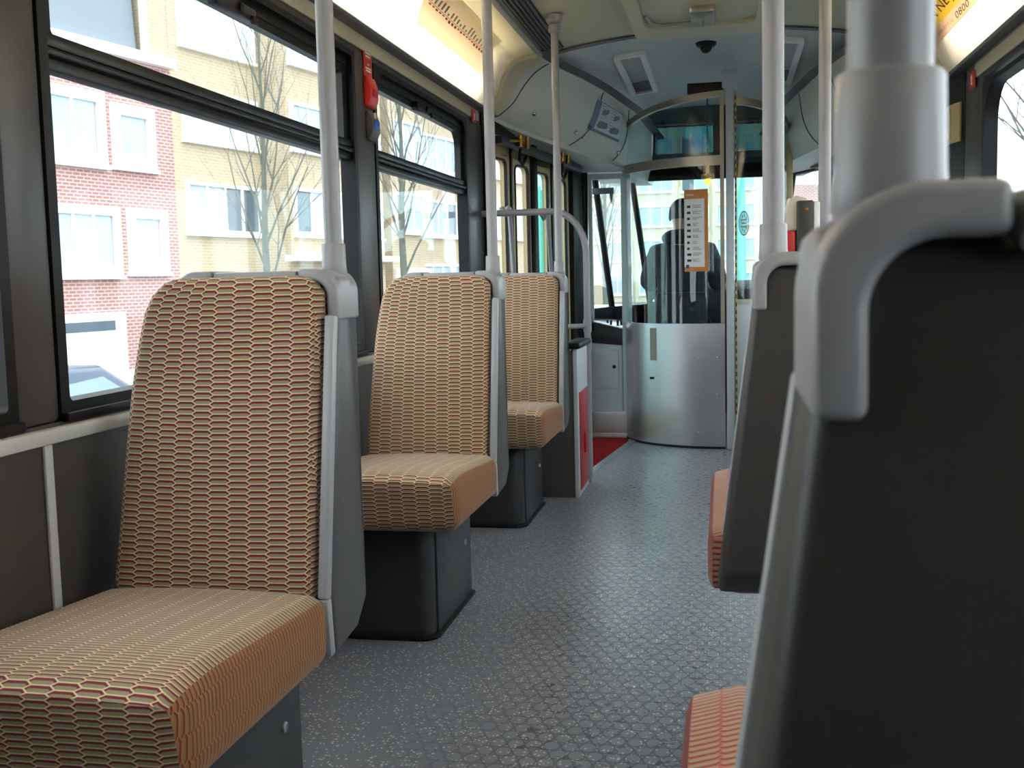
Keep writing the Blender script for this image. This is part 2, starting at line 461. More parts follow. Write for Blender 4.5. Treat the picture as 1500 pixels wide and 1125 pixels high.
def rrect(a0, a1, b0, b1, r, n=5):
    """rounded rectangle outline; r one radius or four (a1b1, a0b1, a0b0, a1b0)"""
    rr = r if isinstance(r, (list, tuple)) else [r] * 4
    out = []
    for (cx, cy, a, rad) in ((a1, b1, 0, rr[0]), (a0, b1, 90, rr[1]), (a0, b0, 180, rr[2]), (a1, b0, 270, rr[3])):
        rad = max(rad, 1e-4); sx = -1 if a in (0, 270) else 1; sy = -1 if a in (0, 90) else 1
        for k in range(n + 1):
            t = math.radians(a + 90 * k / n)
            out.append((cx + sx * rad + rad * math.cos(t), cy + sy * rad + rad * math.sin(t)))
    return out
def text_geo(txt, size):
    cu = bpy.data.curves.new('lettering', 'FONT'); cu.body = txt; cu.size = size; cu.resolution_u = 2
    o = bpy.data.objects.new('lettering', cu); COL.objects.link(o)
    dg = bpy.context.evaluated_depsgraph_get(); me = bpy.data.meshes.new_from_object(o.evaluated_get(dg))
    V = [tuple(v.co) for v in me.vertices]; Fc = [tuple(p.vertices) for p in me.polygons]
    bpy.data.objects.remove(o); bpy.data.meshes.remove(me); bpy.data.curves.remove(cu)
    return V, Fc
def yzx(a, b, d): return (d, a, b)       # outline in y, z, extruded along x
def xzy(a, b, d): return (a, d, b)       # outline in x, z, extruded along y
def xyz(a, b, d): return (a, b, d)

# ================================================================ THE CAR BODY
XL, XR = -1.22, 0.985                     # inner faces of the side walls
XC = -0.1
def ceil_z(x): return 2.268 - 0.12 * (x - XC) ** 2

# floor: straight car, step well cut out at the left front
b = B()
fl = [(-1.24, -4.0), (1.0, -4.0), (1.0, 5.3), (0.55, 8.35), (-0.62, 8.35), (-0.6, 7.06), (-0.593, 6.84), (-0.725, 5.74), (-0.725, 5.5), (-1.24, 5.5)]
b.prism(fl, xyz, -0.05, 0.0)
single('floor', b, M['floor'], kind='structure', smooth=False)
b = B()
b.prism([(-0.745, 5.52), (-0.70, 5.52), (-0.70, 5.74), (-0.568, 6.84), (-0.575, 7.05), (-0.62, 7.05), (-0.618, 6.84), (-0.745, 5.74)], xyz, -0.03, 0.006, 0.003)
single('trim_1', b, M['alu'], kind='structure')
b = B()
b.prism([(-1.24, 5.45), (-0.70, 5.45), (-0.60, 6.85), (-0.60, 7.1), (-0.98, 7.1)], xyz, -0.30, -0.26)
b.prism([(-0.92, 7.06), (-0.60, 7.06), (-0.60, 7.10), (-0.92, 7.10)], xyz, -0.30, 0.0)
single('step_well', b, M['redmat'], 'red step well floor and riser below the cab side panel', 'step', kind='structure')

# left wall: panels below the windows, pillars and the cream band above
b = B()
b.box(XL - 0.06, XL, -4.0, 5.55, -0.05, 0.80)
single('wall_left', b, M['wall_dark'], kind='structure')
b = B()
for y0, y1 in ((-4.0, -0.02), (1.70, 1.825), (3.575, 3.775), (5.20, 5.56)):  # first stretch closes the unseen rear windows to darken the seat fronts
    b.box(XL - 0.06, XL + (0.0 if y0 < 5 else 0.0), y0, y1, 0.80, 1.83, 0.012)
b.box(XL - 0.06, XL - 0.004, -4.0, 5.56, 1.815, 2.25)
single('wall_left_pillars', b, M['pillar'], kind='structure')
b = B(); b.box(XL - 0.004, XL + 0.006, -4.0, 5.45, 1.835, 1.885, 0.004)
single('trim_2', b, M['cream'], kind='structure')
b = B(); b.box(XL, XL + 0.022, -4.0, 5.2, 0.765, 0.795, 0.008); 
for y in (1.77, 3.68): b.box(XL, XL + 0.008, y - 0.012, y + 0.012, 0.02, 0.765, 0.003)
single('trim_3', b, M['railwhite'], kind='structure')
# right wall
b = B(); b.box(XR, XR + 0.06, -4.0, 5.3, -0.05, 0.80); single('wall_right', b, M['wall_dark'], kind='structure')
b = B()
for y0, y1 in ((-4.0, -0.5), (0.45, 0.6), (2.4, 2.55), (4.62, 4.95)):  # first stretch blocks unseen rear windows so less light falls forward
    b.box(XR, XR + 0.06, y0, y1, 0.80, 1.83, 0.012)
b.box(XR + 0.004, XR + 0.06, -4.0, 5.3, 1.78, 2.25)
single('wall_right_pillars', b, M['pillar'], kind='structure')
b = B(); b.box(XR - 0.006, XR + 0.004, -4.0, 4.75, 1.80, 1.855, 0.004); single('trim_4', b, M['cream'], kind='structure')
# rear wall behind the camera, unseen, left without windows to cut light from behind
b = B(); b.box(-1.28, 1.05, -4.06, -4.0, -0.05, 2.3)
single('wall_back', b, M['bulk'], kind='structure')
# ceiling
b = B()
b.sheet(lambda u, v: (-0.925 + 1.65 * u, -4.06 + 9.75 * v, ceil_z(-0.925 + 1.65 * u)), 28, 2, -0.03)
b.box(-1.28, -0.90, -4.06, 5.69, 2.205, 2.23); b.box(0.70, 1.05, -4.06, 5.4, 2.205, 2.23)
single('ceiling', b, M['cream'], kind='structure')
b = B()
def front_ceil(u, v):
    x = -1.22 + 2.22 * u; y = 5.69 + 2.75 * v
    return (x, y, ceil_z(x) - 0.001 - 0.16 * max(0, v - 0.3) ** 2 - 0.06 * (x - XC) ** 2 * v)
b.sheet(front_ceil, 28, 12, -0.03)
single('ceiling_front', b, M['ceil'], kind='structure')
b = B(); b.sheet(lambda u, v: (-0.95 + 1.7 * u, 5.655 + 0.05 * v, ceil_z(-0.95 + 1.7 * u) - 0.002), 24, 1, 0.008)
single('trim_5', b, M['strip'], kind='structure')

# side windows
def side_window(name, X, sgn, y0, y1, z0=0.80, z1=1.815, rad=0.07, transom=True):
    """sgn +1: room lies towards +x"""
    root = bpy.data.objects.new(name, None); COL.objects.link(root); root.location = (X, (y0 + y1) / 2, z0); root['kind'] = 'structure'
    f = B()
    f.ring(rrect(y0, y1, z0, z1, 0.003), rrect(y0 + 0.028, y1 - 0.028, z0 + 0.035, z1 - 0.02, rad), yzx, X + sgn * 0.002, X - sgn * 0.05)
    f.box(*sorted((X, X + sgn * 0.016)), y0 + 0.0, y1 - 0.0, z0 - 0.002, z0 + 0.016, 0.004)
    part('window_frame', f, M['black'], root)
    if transom:
        t = B()
        a, c = (X - sgn * 0.012, X - sgn * 0.045)
        t.box(*sorted((a, c)), y0 + 0.02, y1 - 0.02, 1.452, 1.475, 0.003)
        t.box(*sorted((a + sgn * 0.010, c)), y0 + 0.02, y1 - 0.02, 1.478, 1.492, 0.004)
        t.box(*sorted((a + sgn * 0.004, c)), y0 + 0.02, y1 - 0.02, 1.495, 1.520, 0.003)
        part('transom', t, M['blackgloss'], root)
        s_ = B()
        s_.ring(rrect(y0 + 0.03, y1 - 0.03, 1.50, z1 - 0.015, 0.02), rrect(y0 + 0.07, y1 - 0.075, 1.522, z1 - 0.075, (rad * 0.8, 0.01, 0.01, 0.01)), yzx, X - sgn * 0.018, X - sgn * 0.046)
        s_.box(*sorted((X - sgn * 0.010, X - sgn * 0.03)), y0 + 0.05, y1 - 0.05, z1 - 0.052, z1 - 0.046)
        part('vent_sash', s_, M['blackgloss'], root)
    p = B(); p.box(*sorted((X - sgn * 0.030, X - sgn * 0.034)), y0 + 0.02, y1 - 0.02, z0 + 0.02, z1 - 0.01)
    part('window_pane', p, M['glass'], root)
    return root
def latch(root, X, sgn, y, z):
    l = B(); l.box(*sorted((X - sgn * 0.02, X + sgn * 0.008)), y - 0.13, y + 0.10, z - 0.008, z + 0.028, 0.005)
    l.box(*sorted((X + sgn * 0.006, X + sgn * 0.016)), y + 0.06, y + 0.09, z - 0.016, z + 0.006, 0.003)
    l.lathe([(0.012, 0), (0.012, 0.008), (0.006, 0.012)], (X + sgn * 0.006, y + 0.0, z + 0.012), 'X', 12)
    part('vent_latch', l, M['blackgloss'], root)
for i, (y0, y1) in enumerate(((-0.02, 1.70), (1.825, 3.575), (3.775, 5.20))):
    r_ = side_window('window_%d' % (i + 1), XL, 1, y0, y1, rad=0.012 if i < 2 else 0.09)
    if i == 1: latch(r_, XL, 1, 2.68, 1.738)
    if i == 2: latch(r_, XL, 1, 4.45, 1.738)
for i, (y0, y1) in enumerate(((0.6, 2.4), (2.55, 4.62), (-0.5, 0.45))):
    side_window('window_%d' % (i + 5), XR, -1, y0, y1, z1=1.76, rad=0.14, transom=False)
# ---------------------------------------------------------------- lamp covers along both cornices
PROF = [(-1.190, 1.898), (-1.178, 1.915), (-1.150, 1.955), (-1.128, 2.0), (-1.108, 2.06), (-1.08, 2.105), (-1.04, 2.142), (-0.985, 2.160), (-0.925, 2.168)]
def prof(v):
    t = v * (len(PROF) - 1); i = min(int(t), len(PROF) - 2); f = t - i
    def cr(k):
        p = [PROF[max(0, min(len(PROF) - 1, i + q))][k] for q in (-1, 0, 1, 2)]
        return 0.5 * (2 * p[1] + (p[2] - p[0]) * f + (2 * p[0] - 5 * p[1] + 4 * p[2] - p[3]) * f * f + (3 * p[1] - p[0] - 3 * p[2] + p[3]) * f ** 3)
    return cr(0), cr(1)
def cove(side, y, v, off=0.0):
    x, z = prof(v)
    x2, z2 = prof(min(1, v + 0.02)); x1, z1 = prof(max(0, v - 0.02))
    n = Vector((z2 - z1, -(x2 - x1))).normalized()           # into the room
    x += n.x * off; z += n.y * off
    if side > 0: x = -x - 0.235; z = z - 0.02
    return (x, y, z)
def lamp(side, y0, y1, label):
    t = thing('cornice_light', label, 'lamp', (XL + 0.06 if side < 0 else XR - 0.06, (y0 + y1) / 2, 1.87), 'cornice light covers')
    b = B(); b.sheet(lambda u, v: cove(side, y0 + (y1 - y0) * u, v), 6, 40, 0.003)
    part('cover', b, M['diffuser'], t)
    b = B(); b.tube([cove(side, y1, k / 24.0, 0.004) for k in range(25)], 0.020, 12)
    part('end_bead', b, M['cream'], t)
    c0 = [cove(side, 0, k / 24.0)[0::2] for k in range(25)]
    xo = XL + 0.003 if side < 0 else XR - 0.003
    b = B(); b.prism(c0 + [(c0[-1][0], 2.19), (xo, 2.19), (xo, c0[0][1])], xzy, y1 + 0.002, y1 + 0.012)
    part('end_cap', b, M['cream'], t)
    cx = XL + 0.042 if side < 0 else XR - 0.047
    b = B(); b.tube([(cx, y0 + 0.1, 2.025), (cx, y1 - 0.32, 2.025)], 0.013, 12)
    part('fluorescent_tube', b, M['tube'], t)
    b = B(); xa = XL if side < 0 else XR
    sx = 1 if side < 0 else -1
    zf = cove(side, 0, 0)[2]
    b.prism([(xa, zf - 0.014), (xa + sx * 0.045, zf - 0.014), (xa + sx * 0.052, zf - 0.004), (xa + sx * 0.045, zf + 0.004), (xa, zf + 0.004)], xzy, y0, y1 + 0.28, 0.002)
    part('lower_rail', b, M['strip'], t, 'grey metal lower rail')
    b = B(); xt, _, zt = cove(side, 0, 1.0)
    b.box(*sorted((xt - sx * 0.01, xt + sx * 0.018)), y0, y1 + 0.05, zt - 0.004, zt + 0.012, 0.003)
    part('upper_rail', b, M['trim'], t, 'white upper rail')
    return t
lamp(-1, -0.6, 5.55, 'long glowing cream light cover above the left windows')
lamp(1, -0.6, 5.12, 'long glowing cream light cover above the right window')
# slotted ventilation strip beside the left cover
t = thing('ventilation_grille', 'black slotted ventilation strip in the ceiling beside the left light cover', 'grille', (-0.84, 3.0, 2.175))
b = B(); b.sheet(lambda u, v: (-0.90 + 0.10 * u, -3.9 + 9.5 * v, ceil_z(-0.90 + 0.1 * u) - 0.004), 2, 1, 0.004); part('backing', b, M['black'], t)
b = B()
for k in range(5):
    x = -0.888 + k * 0.019
    b.box(x, x + 0.007, -3.9, 5.6, ceil_z(x) - 0.016, ceil_z(x) - 0.003)
part('slats', b, M['strip'], t)

# posters clipped on the covers
def on_cove(side, ya, yb, va, vb, off=0.006):
    def fn(u, v): return cove(side, ya + (yb - ya) * u, va + (vb - va) * v, off)
    return fn
t = thing('route_map_poster', 'beige line route map poster clipped to the left light cover', 'poster', (-1.1, 4.55, 2.0))
fn = on_cove(-1, 4.02, 5.12, 0.38, 0.80)
b = B(); b.sheet(fn, 8, 20, 0.001); part('paper', b, M['poster'], t)
fn2 = on_cove(-1, 4.02, 5.12, 0.38, 0.80, 0.0075)
def strips(rects, fnx):
    b = B()
    for u0, u1, v0, v1 in rects:
        b.sheet(lambda u, v: fnx(u0 + (u1 - u0) * u, v0 + (v1 - v0) * v), 2, 2)
    return b
random.seed(4)
R_ = [(0.03, 0.97, 0.485, 0.497)]
part('route_line', strips(R_, fn2), M['redink'], t)
R_ = [(0.05 + 0.045 * k, 0.05 + 0.045 * k + 0.028, 0.44 - 0.05 * random.random(), 0.465) for k in range(20)]
part('lower_stop_names', strips(R_, fn2), M['redink'], t)
R_ = [(0.05 + 0.045 * k, 0.05 + 0.045 * k + 0.02, 0.52, 0.56 + 0.16 * random.random()) for k in range(20)]
part('upper_stop_names', strips(R_, fn2), M['greyink'], t)
part('line_badge', strips([(0.02, 0.05, 0.56, 0.66)], fn2), M['blueink'], t)
part('tram_badge', strips([(0.05, 0.075, 0.56, 0.66)], fn2), M['redink'], t)
t = thing('advert_poster', 'yellow and pink advert strip on the right light cover', 'poster', (0.9, 4.7, 2.0))
fr = on_cove(1, 4.0, 5.06, 0.40, 0.52); fr2 = on_cove(1, 4.0, 5.06, 0.40, 0.52, 0.0075)
b = B(); b.sheet(fr, 8, 8, 0.001); part('pink_band', b, M['posterpink'], t)
fy = on_cove(1, 4.0, 5.06, 0.52, 0.84); fy2 = on_cove(1, 4.0, 5.06, 0.52, 0.84, 0.0075)
b = B(); b.sheet(fy, 8, 12, 0.001); part('yellow_band', b, M['posteryellow'], t)
def letters(txt, size, u0, v0, du, dv, fnx):
    V, Fc = text_geo(txt, 1.0); W = max(v[0] for v in V)
    b = B(); b.add([fnx(u0 + du * v[0] / W, v0 + dv * v[1]) for v in V], Fc); return b
# reading runs towards the viewer on the right-hand cover (u falls along the line)
part('headline', letters('EN NE JUS', 1, 0.93, 0.20, -0.62, 0.42, fy2), M['ink'], t)
part('phone_number', letters('0800', 1, 0.56, 0.22, -0.22, 0.62, fr2), M['ink'], t)
part('small_print', letters('WWW STOP EN CALL', 1, 0.88, 0.32, -0.28, 0.40, fr2), M['greyink'], t)

# ---------------------------------------------------------------- ceiling fittings
t = thing('roof_hatch', 'cream roof hatch frame with lever gear in the ceiling', 'hatch', (-0.12, 4.7, 2.2))
b = B()
o_ = rrect(-0.43, 0.20, 3.9, 5.58, 0.10, 6); i_ = rrect(-0.37, 0.14, 3.98, 5.36, 0.09, 6)
b.ring(o_, i_, xyz, 2.268, 2.205)
part('hatch_frame', b, M['cream'], t)
b = B(); b.sheet(lambda u, v: (-0.385 + 0.54 * u, 3.96 + 1.42 * v, 2.235), 2, 2, 0.01); part('hatch_lid', b, M['cream'], t)
b = B(); b.box(-0.155, -0.045, 5.02, 5.30, 2.195, 2.235, 0.006); b.tube([(-0.10, 5.2, 2.235), (-0.10, 5.2, 2.17)], 0.006)
part('lever_bracket', b, M['alu_frame'], t)
b = B(); b.tube([(-0.36, 5.15, 2.225), (-0.34, 5.25, 2.215), (-0.30, 5.29, 2.21), (-0.2, 5.29, 2.21), (-0.1, 5.26, 2.21)], 0.008); part('release_bar', b, M['pale'], t)
def vent(x0, x1, y0, y1, label):
    t = thing('ceiling_vent', label, 'vent', ((x0 + x1) / 2, (y0 + y1) / 2, 2.2), 'framed vents in the cab ceiling')
    z = lambda x, y: front_ceil((x + 1.22) / 2.22, (y - 5.69) / 2.75)[2]
    zm = min(z(x0, y1), z(x1, y1), z(x0, y0), z(x1, y0)) - 0.0
    def q(x, y, d): return (x, y, z(x, y) + d)
    b = B(); b.ring(rrect(x0, x1, y0, y1, 0.008), rrect(x0 + 0.03, x1 - 0.03, y0 + 0.04, y1 - 0.04, 0.006), q, 0.004, -0.022)
    part('vent_frame', b, M['white'], t)
    b = B(); b.prism(rrect(x0 + 0.02, x1 - 0.02, y0 + 0.04, y0 + 0.72 * (y1 - y0), 0.002), q, 0.0, -0.006); part('vent_lens', b, M['trim'], t)
    b = B(); b.prism(rrect(x0 + 0.02, x1 - 0.02, y0 + 0.72 * (y1 - y0), y1 - 0.04, 0.002), q, 0.0, -0.008); part('vent_mesh', b, M['wall_dark'], t)
vent(-0.595, -0.425, 6.06, 7.22, 'white framed ceiling vent left of the camera dome')
vent(0.235, 0.40, 5.92, 7.12, 'white framed ceiling vent right of the camera dome')
t = thing('dome_camera', 'small black dome camera in the middle of the cab ceiling', 'camera', (-0.10, 6.03, 2.22))
b = B(); b.lathe([(0.055, 0.04), (0.055, 0.012), (0.045, 0.0), (0.028, -0.002)], (-0.10, 6.03, 2.245), n=28); part('base_ring', b, M['black'], t)
b = B(); b.lathe([(0.032, 0.0), (0.03, -0.012), (0.02, -0.026), (0.004, -0.032)], (-0.10, 6.03, 2.243), n=20); part('dome', b, M['blackgloss'], t)

# ---------------------------------------------------------------- fascia bulkheads over the doors
def lerp(a, b, t): return tuple(a[k] + (b[k] - a[k]) * t for k in range(len(a)))
def poly_at(P, t):
    t = max(0, min(1, t)) * (len(P) - 1); i = min(int(t), len(P) - 2); return lerp(P[i], P[i + 1], t - i)
LOW = [(-1.185, 5.60, 1.865), (-0.86, 6.45, 1.795), (-0.605, 7.06, 1.735), (-0.53, 8.2, 1.73)]
UPP = [(-0.915, 5.60, 2.165), (-0.705, 6.45, 2.125), (-0.565, 7.06, 2.075), (-0.49, 8.2, 2.03)]
def bulkL(u, v):
    a = poly_at(LOW, u); c = poly_at(UPP, u); p = Vector(lerp(a, c, v))
    bul = 0.035 * math.sin(PI * min(1, v * 1.05)) + 0.01
    q = Vector((p.x + bul * 0.6 * (1 - u * 0.5), p.y - bul * 0.4 * (1 - u), p.z - bul * 0.5))
    k = max(0.0, 1 - u / 0.22) ** 1.5                       # starts with the section of the light cover
    return tuple(q.lerp(Vector(cove(-1, p.y - 0.045 * k, v)), k))
def bulkR(u, v):
    x, y, z = bulkL(u, v); return (-x - 0.2, y - 0.25 * (1 - min(1, u * 1.5)), z)
for side, f in ((-1, bulkL), (1, bulkR)):
    nm = 'left' if side < 0 else 'right'
    b = B(); b.sheet(lambda u, v: f(0.05 + 0.95 * u, v), 44, 14, 0.004 * (1 if side < 0 else -1))
    single('fascia_' + nm, b, M['bulk'], 'curved pale grey fascia panel over the %s' % ('left front door' if side < 0 else 'right front corner'), 'panel', kind='structure')
    b = B(); b.sheet(lambda u, v: f(0.05 * u, v), 5, 14, 0.004 * (1 if side < 0 else -1)); single('fascia_end_' + nm, b, M['cream'], kind='structure')
    # underside shelf
    b = B()
    def shelf(u, v):
        x, y, z = f(u, 0.0); wx = (-1.24 + max(0, y - 5.5) * 0.16) if side < 0 else (1.02 - max(0, y - 5.2) * 0.16)
        return (x + (wx - x) * v, y, z + 0.004 * v)
    b.sheet(shelf, 24, 3, 0.02); single('fascia_shelf_' + nm, b, M['bulk'], kind='structure')
    b = B()
    def strip(u, v):
        x, y, z = f(u, 1.0); s = -side
        return (x + s * (0.0 + 0.05 * v), y, z + 0.004 + 0.012 * v)
    b.sheet(strip, 30, 1, 0.006); single('trim_%d' % (6 if side < 0 else 7), b, M['strip'], kind='structure')
# seams and screws on the fascia
def off_surf(f, u, v, d):
    p = Vector(f(u, v)); a = Vector(f(min(1, u + 0.01), v)) - Vector(f(max(0, u - 0.01), v)); c = Vector(f(u, min(1, v + 0.02))) - Vector(f(u, max(0, v - 0.02)))
    n = a.cross(c).normalized()
    if n.z > 0: n = -n
    return p + n * d
def seam(f, u, bend):
    b = B(); b.tube([off_surf(f, u + bend * (1 - k / 14.0) ** 3, 0.02 + 0.96 * k / 14.0, 0.0015) for k in range(15)], 0.0028, 6); return b
k = 0
for u, bd in ((0.07, -0.03), (0.345, -0.05), (0.60, -0.05)):
    single('panel_seam', seam(bulkL, u, bd), M['ink'], kind='structure')
for u in (0.28, 0.52): single('panel_seam', seam(bulkR, u, -0.04), M['ink'], kind='structure')
for i, (u, v) in enumerate(((0.13, 0.30), (0.285, 0.26), (0.325, 0.24), (0.56, 0.20))):
    p = off_surf(bulkL, u, v, 0.003)
    b = B(); b.lathe([(0.012, -0.004), (0.012, 0.002), (0.006, 0.007)], (0, 0, 0), 'Z', 12)
    nn = (off_surf(bulkL, u, v, 0.01) - off_surf(bulkL, u, v, 0.0)).normalized()
    m = nn.to_track_quat('Z', 'Y').to_matrix()
    for vv in b.bm.verts: vv.co = m @ vv.co + p
    single('panel_screw', b, M['chrome'], ['chrome screw on the left fascia nearest the light cover', 'chrome screw on the left fascia just before the middle seam', 'chrome screw on the left fascia just past the middle seam', 'chrome screw on the left fascia below the notice corner'][i], 'screw', 'fascia screws')
t = thing('fascia_notice', 'white notice sheet with blue border on the left fascia', 'notice', off_surf(bulkL, 0.46, 0.4, 0))
def nf(d): return lambda u, v: off_surf(bulkL, 0.322 + 0.222 * u, 0.38 + 0.47 * v, d)
b = B(); b.sheet(nf(0.004), 8, 8, 0.001); part('border', b, M['bluegreyink'], t)
part('sheet', strips([(0.14, 0.985, 0.10, 0.97)], nf(0.0055)), M['paper'], t)
random.seed(8)
part('text_lines', strips([(0.2 + 0.35 * (k // 8), 0.2 + 0.35 * (k // 8) + 0.1 + 0.18 * random.random(), 0.9 - 0.095 * (k % 8), 0.92 - 0.095 * (k % 8)) for k in range(16)], nf(0.007)), M['greyink'], t)
part('blue_tab', strips([(0.0, 0.07, 0.0, 0.14)], nf(0.007)), M['blueink'], t)

# ---------------------------------------------------------------- left front folding door, mechanism above it
DA, DB = Vector((-1.205, 5.56, 0)), Vector((-0.965, 6.86, 0))
dd = (DB - DA); DL = dd.length; dd.normalize(); dn = Vector((dd.y, -dd.x, 0))
def door_pt(a, z, d):
    p = DA + dd * a + dn * d; return (p.x, p.y, z)
lab = ['folding door leaf nearest the left windows', 'second folding door leaf from the left windows', 'third folding door leaf with teal view', 'folding door leaf nearest the cab']
for k in range(4):
    a0, a1 = k * DL / 4 + 0.012, (k + 1) * DL / 4 - 0.012
    root = bpy.data.objects.new('door_%d' % (k + 1), None); COL.objects.link(root); root.location = door_pt((a0 + a1) / 2, -0.26, 0); root['kind'] = 'structure'
    b = B(); b.ring(rrect(a0, a1, -0.25, 1.80, 0.004), rrect(a0 + 0.052, a1 - 0.052, 0.22, 1.675 - 0.012 * k, 0.04), door_pt, 0.0, -0.035)
    part('door_frame', b, M['creamwood'], root)
    b = B(); b.ring(rrect(a0 + 0.046, a1 - 0.046, 0.2, 1.682 - 0.012 * k, 0.044), rrect(a0 + 0.056, a1 - 0.056, 0.225, 1.672 - 0.012 * k, 0.036), door_pt, 0.006, -0.01)
    part('pane_gasket', b, M['black'], root)
    b = B(); b.prism(rrect(a0 + 0.07, a1 - 0.07, 0.21, 1.67 - 0.012 * k, 0.05), door_pt, -0.016, -0.02)
    part('door_pane', b, M['glass'] if k < 2 else M['greenglass'], root)
b = B()
for a, w_ in ((-0.03, 0.05), (DL / 2 - 0.028, 0.056), (DL, 0.2)):
    b.prism([(a, -0.25), (a + w_, -0.25), (a + w_, 1.80), (a, 1.80)], door_pt, 0.028, -0.03, 0.006)
for k in (1, 3): b.prism([(k * DL / 4 - 0.011, -0.25), (k * DL / 4 + 0.011, -0.25), (k * DL / 4 + 0.011, 1.8), (k * DL / 4 - 0.011, 1.8)], door_pt, 0.01, -0.03)
b.prism([(-0.05, 1.70), (DL + 0.3, 1.68), (DL + 0.3, 2.25), (-0.05, 2.25)], door_pt, 0.0, -0.05)
single('wall_left_door_posts', b, M['black'], kind='structure')
t = thing('door_gear', 'dark door opening gear with brass arms under the left fascia', 'mechanism', door_pt(DL / 2, 1.70, 0.05))
b = B(); b.prism([(0.0, 1.735), (DL, 1.69), (DL, 1.735), (0.0, 1.775)], door_pt, 0.05, 0.09, 0.004); part('drive_bar', b, M['dash'], t)
for a in (0.26, 0.94):
    b = B(); z = 1.765 - 0.03 * a
    for s_ in (-0.05, 0.05):
        b = B(); b.tube([door_pt(a + s_, z - 0.02, 0.11), door_pt(a + s_, z + 0.04, 0.11)], 0.013, 10); part('brass_pin', b, M['brass'], t, 'brass pin')
    b = B(); b.tube([door_pt(a - 0.2, z - 0.005, 0.07), door_pt(a - 0.05, z + 0.01, 0.11)], 0.008, 8)
    part('brass_arm', b, M['brass'], t, 'brass arm')
    b = B(); b.tube([door_pt(a - 0.03, z - 0.03, 0.10), door_pt(a - 0.05, z - 0.09, 0.1), door_pt(a, z - 0.11, 0.1), door_pt(a + 0.06, z - 0.06, 0.1)], 0.009, 8); part('cable_loop', b, M['black'], t)
for k, a in enumerate((0.22, 0.82)):
    b = B(); z0 = 1.42
    pts = [door_pt(a - 0.08, z0, 0.02)] + [door_pt(a - 0.08 + 0.05 * (1 - math.cos(q * PI / 16)), z0 - 0.05 + 0.05 * (1 - (1 - math.sin(q * PI / 16))), 0.045) for q in range(1, 9)] + [door_pt(a + 0.04, 0.9, 0.045), door_pt(a + 0.05, 0.85, 0.02)]
    b.tube(pts, 0.013, 10)
    single('door_grab_handle', b, M['trim'], ['grey bent grab handle on the door leaves nearest the windows', 'grey bent grab handle on the door leaves nearest the cab'][k], 'handle', 'door grab handles')

# ---------------------------------------------------------------- right front: dark door panel, slim pane, ceiling-high post
b = B()
def rwall(a, z, d):
    p = Vector((0.985, 4.95, 0)) + Vector((-0.17, 0.985, 0)) * a + Vector((-0.985, -0.17, 0)) * d; return (p.x, p.y, z)
b.prism([(0, -0.05), (0.42, -0.05), (0.42, 1.86), (0, 1.86)], rwall, -0.05, 0.0)
b.prism([(0.58, -0.05), (2.6, -0.05), (2.6, 0.85), (0.58, 0.85)], rwall, -0.05, 0.0)
b.prism([(0.42, -0.05), (0.58, -0.05), (0.58, 0.8), (0.42, 0.8)], rwall, -0.05, 0.0)
b.prism([(0.42, 1.58), (2.6, 1.72), (2.6, 1.9), (0.42, 1.9)], rwall, -0.05, 0.0)
b.prism([(0.0, 1.84), (2.6, 1.84), (2.6, 2.25), (0.0, 2.25)], rwall, -0.05, -0.01)
b.prism([(0.58, 0.8), (0.7, 0.8), (0.7, 1.75), (0.58, 1.75)], rwall, -0.05, 0.0)
single('wall_right_front', b, M['blackgloss'], kind='structure')
b = B(); b.prism([(0.42, 0.8), (2.6, 0.8), (2.6, 1.75), (0.42, 1.6)], rwall, -0.03, -0.034); single('window_10', b, M['glass'], kind='structure')
t = thing('worn_cover_plate', 'scuffed brass coloured plate above the dark right door panel', 'plate', rwall(0.2, 1.6, 0.0))
b = B(); b.prism([(0.03, 1.58), (0.38, 1.58), (0.38, 1.745), (0.03, 1.745)], rwall, 0.0, 0.012, 0.003); part('plate', b, M['creamwood'], t)
b = B(); b.prism([(0.12, 1.60), (0.26, 1.60), (0.26, 1.73), (0.12, 1.73)], rwall, 0.012, 0.02, 0.003); part('raised_plate', b, M['cream'], t)

# ---------------------------------------------------------------- small signs and buttons on the walls
def wall_sticker(name, X, sgn, y0, y1, z0, z1, label):
    t = thing(name, label, 'sticker', (X, (y0 + y1) / 2, z0))
    b = B(); b.box(*sorted((X, X + sgn * 0.004)), y0, y1, z0, z1); part('red_plate', b, M['red'], t)
    b = B(); yc = (y0 + y1) / 2
    b.tube([(X + sgn * 0.005, yc - 0.004, z0 + 0.2 * (z1 - z0)), (X + sgn * 0.005, yc, z0 + 0.6 * (z1 - z0)), (X + sgn * 0.005, yc + 0.004, z0 + 0.7 * (z1 - z0))], 0.004, 6)
    b.lathe([(0.005, 0.0), (0.005, 0.001)], (X + sgn * 0.0045, yc + 0.003, z0 + 0.76 * (z1 - z0)), 'X', 10)
    part('white_figure', b, M['white'], t)
wall_sticker('emergency_sticker', XL + 0.007, 1, 5.28, 5.36, 1.812, 1.872, 'small red sticker with white figure above the last left pillar')
wall_sticker('emergency_sticker', XR - 0.007, -1, 4.72, 4.82, 1.765, 1.83, 'small red sticker with white figure on the right pillar')
t = thing('emergency_alarm', 'red emergency alarm box with label plate on the second left pillar', 'alarm', (XL, 3.71, 1.64))
b = B(); b.box(XL, XL + 0.005, 3.665, 3.755, 1.755, 1.845, 0.001); part('label_plate', b, M['red'], t)
b = B()
for z_, w_ in ((1.832, 0.032), (1.822, 0.026), (1.795, 0.008), (1.782, 0.03), (1.773, 0.026)): b.box(XL + 0.005, XL + 0.006, 3.71 - w_, 3.71 + w_, z_ - 0.0025, z_ + 0.0025)
part('lettering', b, M['white'], t)
